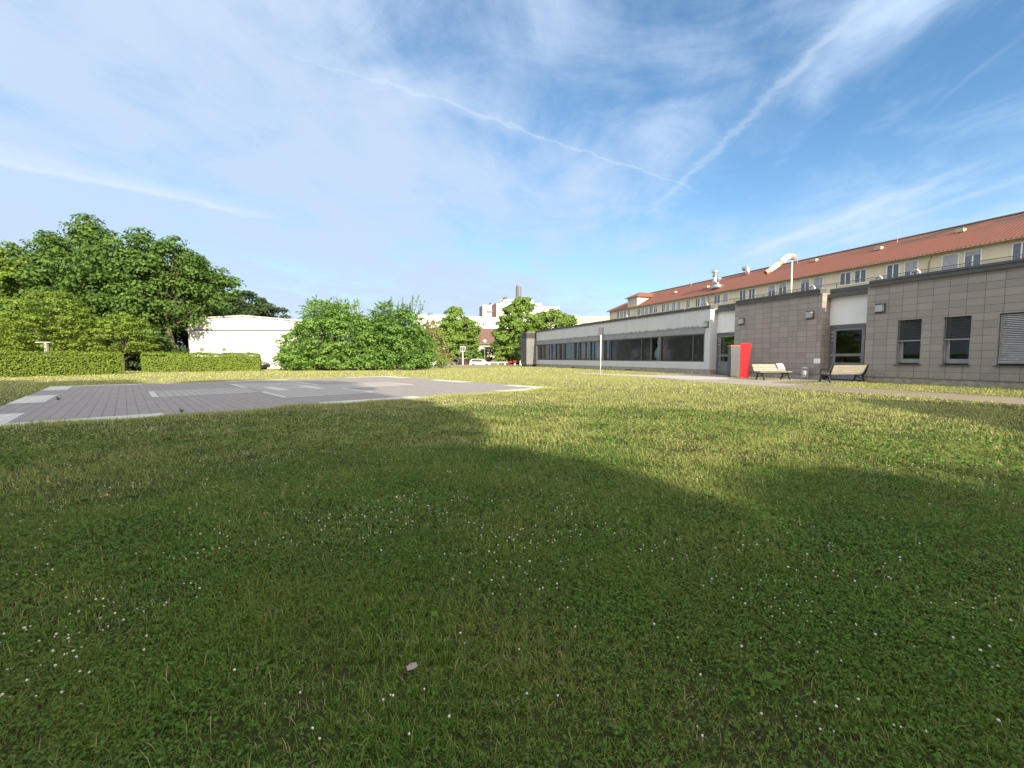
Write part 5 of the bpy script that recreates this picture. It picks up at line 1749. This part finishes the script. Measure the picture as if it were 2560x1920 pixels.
def hedge(p0, p1, h, t, label, seed):
    rg = np.random.default_rng(seed)
    p0, p1 = Vector((*p0, 0)), Vector((*p1, 0))
    L = (p1 - p0).length
    a = math.atan2(p1.y - p0.y, p1.x - p0.x)
    r = empty('hedge', p0, a, label, 'hedge', 'clipped hedges across the lawn')
    # local x along, y thickness away from the camera
    PP, NN = [], []

    def face(n, fx, fy, fz, nr):
        PP.append(np.stack([fx(n), fy(n), fz(n)], 1))
        NN.append(unit(np.tile(np.array(nr, float), (n, 1)) + rg.normal(0, 0.55, (n, 3)) + np.array([0, 0, 0.35])))
    un = lambda a_, b_: (lambda n: rg.uniform(a_, b_, n))
    bump = lambda n: rg.normal(0, 0.05, n)
    face(int(L * h * 420), un(0, L), lambda n: bump(n), un(0.03, h), (0, -1, 0))
    face(int(L * h * 160), un(0, L), lambda n: t + bump(n), un(0.03, h), (0, 1, 0))
    face(int(L * t * 420), un(0, L), un(0, t), lambda n: h + bump(n) * 1.1, (0, 0, 1))
    face(int(t * h * 420), lambda n: bump(n), un(0, t), un(0.03, h), (-1, 0, 0))
    face(int(t * h * 420), lambda n: L + bump(n), un(0, t), un(0.03, h), (1, 0, 0))
    P = np.concatenate(PP)
    Nn = np.concatenate(NN)
    w = 0.07 * np.sin(P[:, 0] * 1.9) + 0.05 * np.sin(P[:, 0] * 4.7 + P[:, 2] * 5) + 0.04 * np.sin(P[:, 0] * 0.7 + 1)
    P[:, 1] += np.where(P[:, 1] < t / 2, w, 0)
    P[:, 2] += np.where(P[:, 2] > h - 0.2, w * 0.8, 0)
    # twigs over the top
    k = int(L * 26)
    P = np.concatenate([P, np.stack([rg.uniform(0, L, k), rg.uniform(0, t, k), h + np.abs(rg.normal(0, 0.07, k))], 1)])
    Nn = np.concatenate([Nn, unit(rg.normal(size=(k, 3)))])
    np_mesh('foliage', leaves(P, Nn, 0.055, rg, 0.7), 4, [(0, 1, 2, 3)], LM['hedge'], r)
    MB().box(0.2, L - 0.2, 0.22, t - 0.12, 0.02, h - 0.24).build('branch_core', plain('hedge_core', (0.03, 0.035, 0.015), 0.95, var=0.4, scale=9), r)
    return r


hedge((-37.0, 17.5), (-30.0, 33.1), 1.6, 1.1, 'clipped beech hedge on the left, left of the gap', 81)
hedge((-31.7, 36.7), (-24.2, 41.2), 1.6, 1.1, 'clipped beech hedge in front of the white hut, right of the gap', 82)

# trees behind the camera whose shade lies across the lawn and the pad
G2 = 'tall trees standing behind the camera'
for i, (x, y, h, r) in enumerate([(1.7, -14.0, 17.8, 5.0), (-5.5, -15.0, 18.2, 5.6), (-15, -14.2, 18.0, 5.8), (-25.5, -14.0, 17.8, 5.8), (-36, -14.5, 18.2, 5.8),
                                  (-47, -12.0, 17.5, 5.8), (17.8, -22.7, 12.6, 5.4), (18.3, -7.2, 9.0, 2.4)]):
    lb = ['tall leafy tree just behind the camera, its shade edge crosses the lawn', 'tall leafy tree behind the camera, second from the right of the row',
          'tall leafy tree behind the camera shading the left lawn', 'tall leafy tree behind the camera shading the helipad', 'tall leafy tree far left behind the camera',
          'leftmost tall leafy tree behind the camera', 'medium leafy tree behind the camera on the right', 'small leafy tree behind the camera near the path'][i]
    lobes = [(0, 0, h * 0.55, r, h * 0.42), (0.3 * r, 0, h * 0.3, r * 0.8, h * 0.22), (-0.3 * r, 0.2, h * 0.75, r * 0.7, h * 0.24)]
    if i == 0:
        lobes = [(0.5, 0, 9.9, 5.2, 7.2), (2.6, 0, 9.3, 3.1, 3.6), (1.7, 0, 5.4, 4.5, 3.9), (-1.5, 0.2, 13.3, 3.5, 4.3)]
    if i == 6:
        lobes = [(-2.2, 0, 11.2, 2.5, 2.2), (0.8, 0, 11.3, 2.8, 2.3), (4.5, 0, 11.2, 3.0, 2.2), (8, 0, 11.0, 3.0, 2.2), (0, 0, 6.5, 4.3, 4.0), (5, 0, 6.5, 4.5, 4.0)]
    tree('shade_tree', (x, y, 0), lb, 'tree', lobes,
         LM['maple'], 1.5, 0.36, 10, 90 + i, (0.4, 3), G2, inner=0.9)
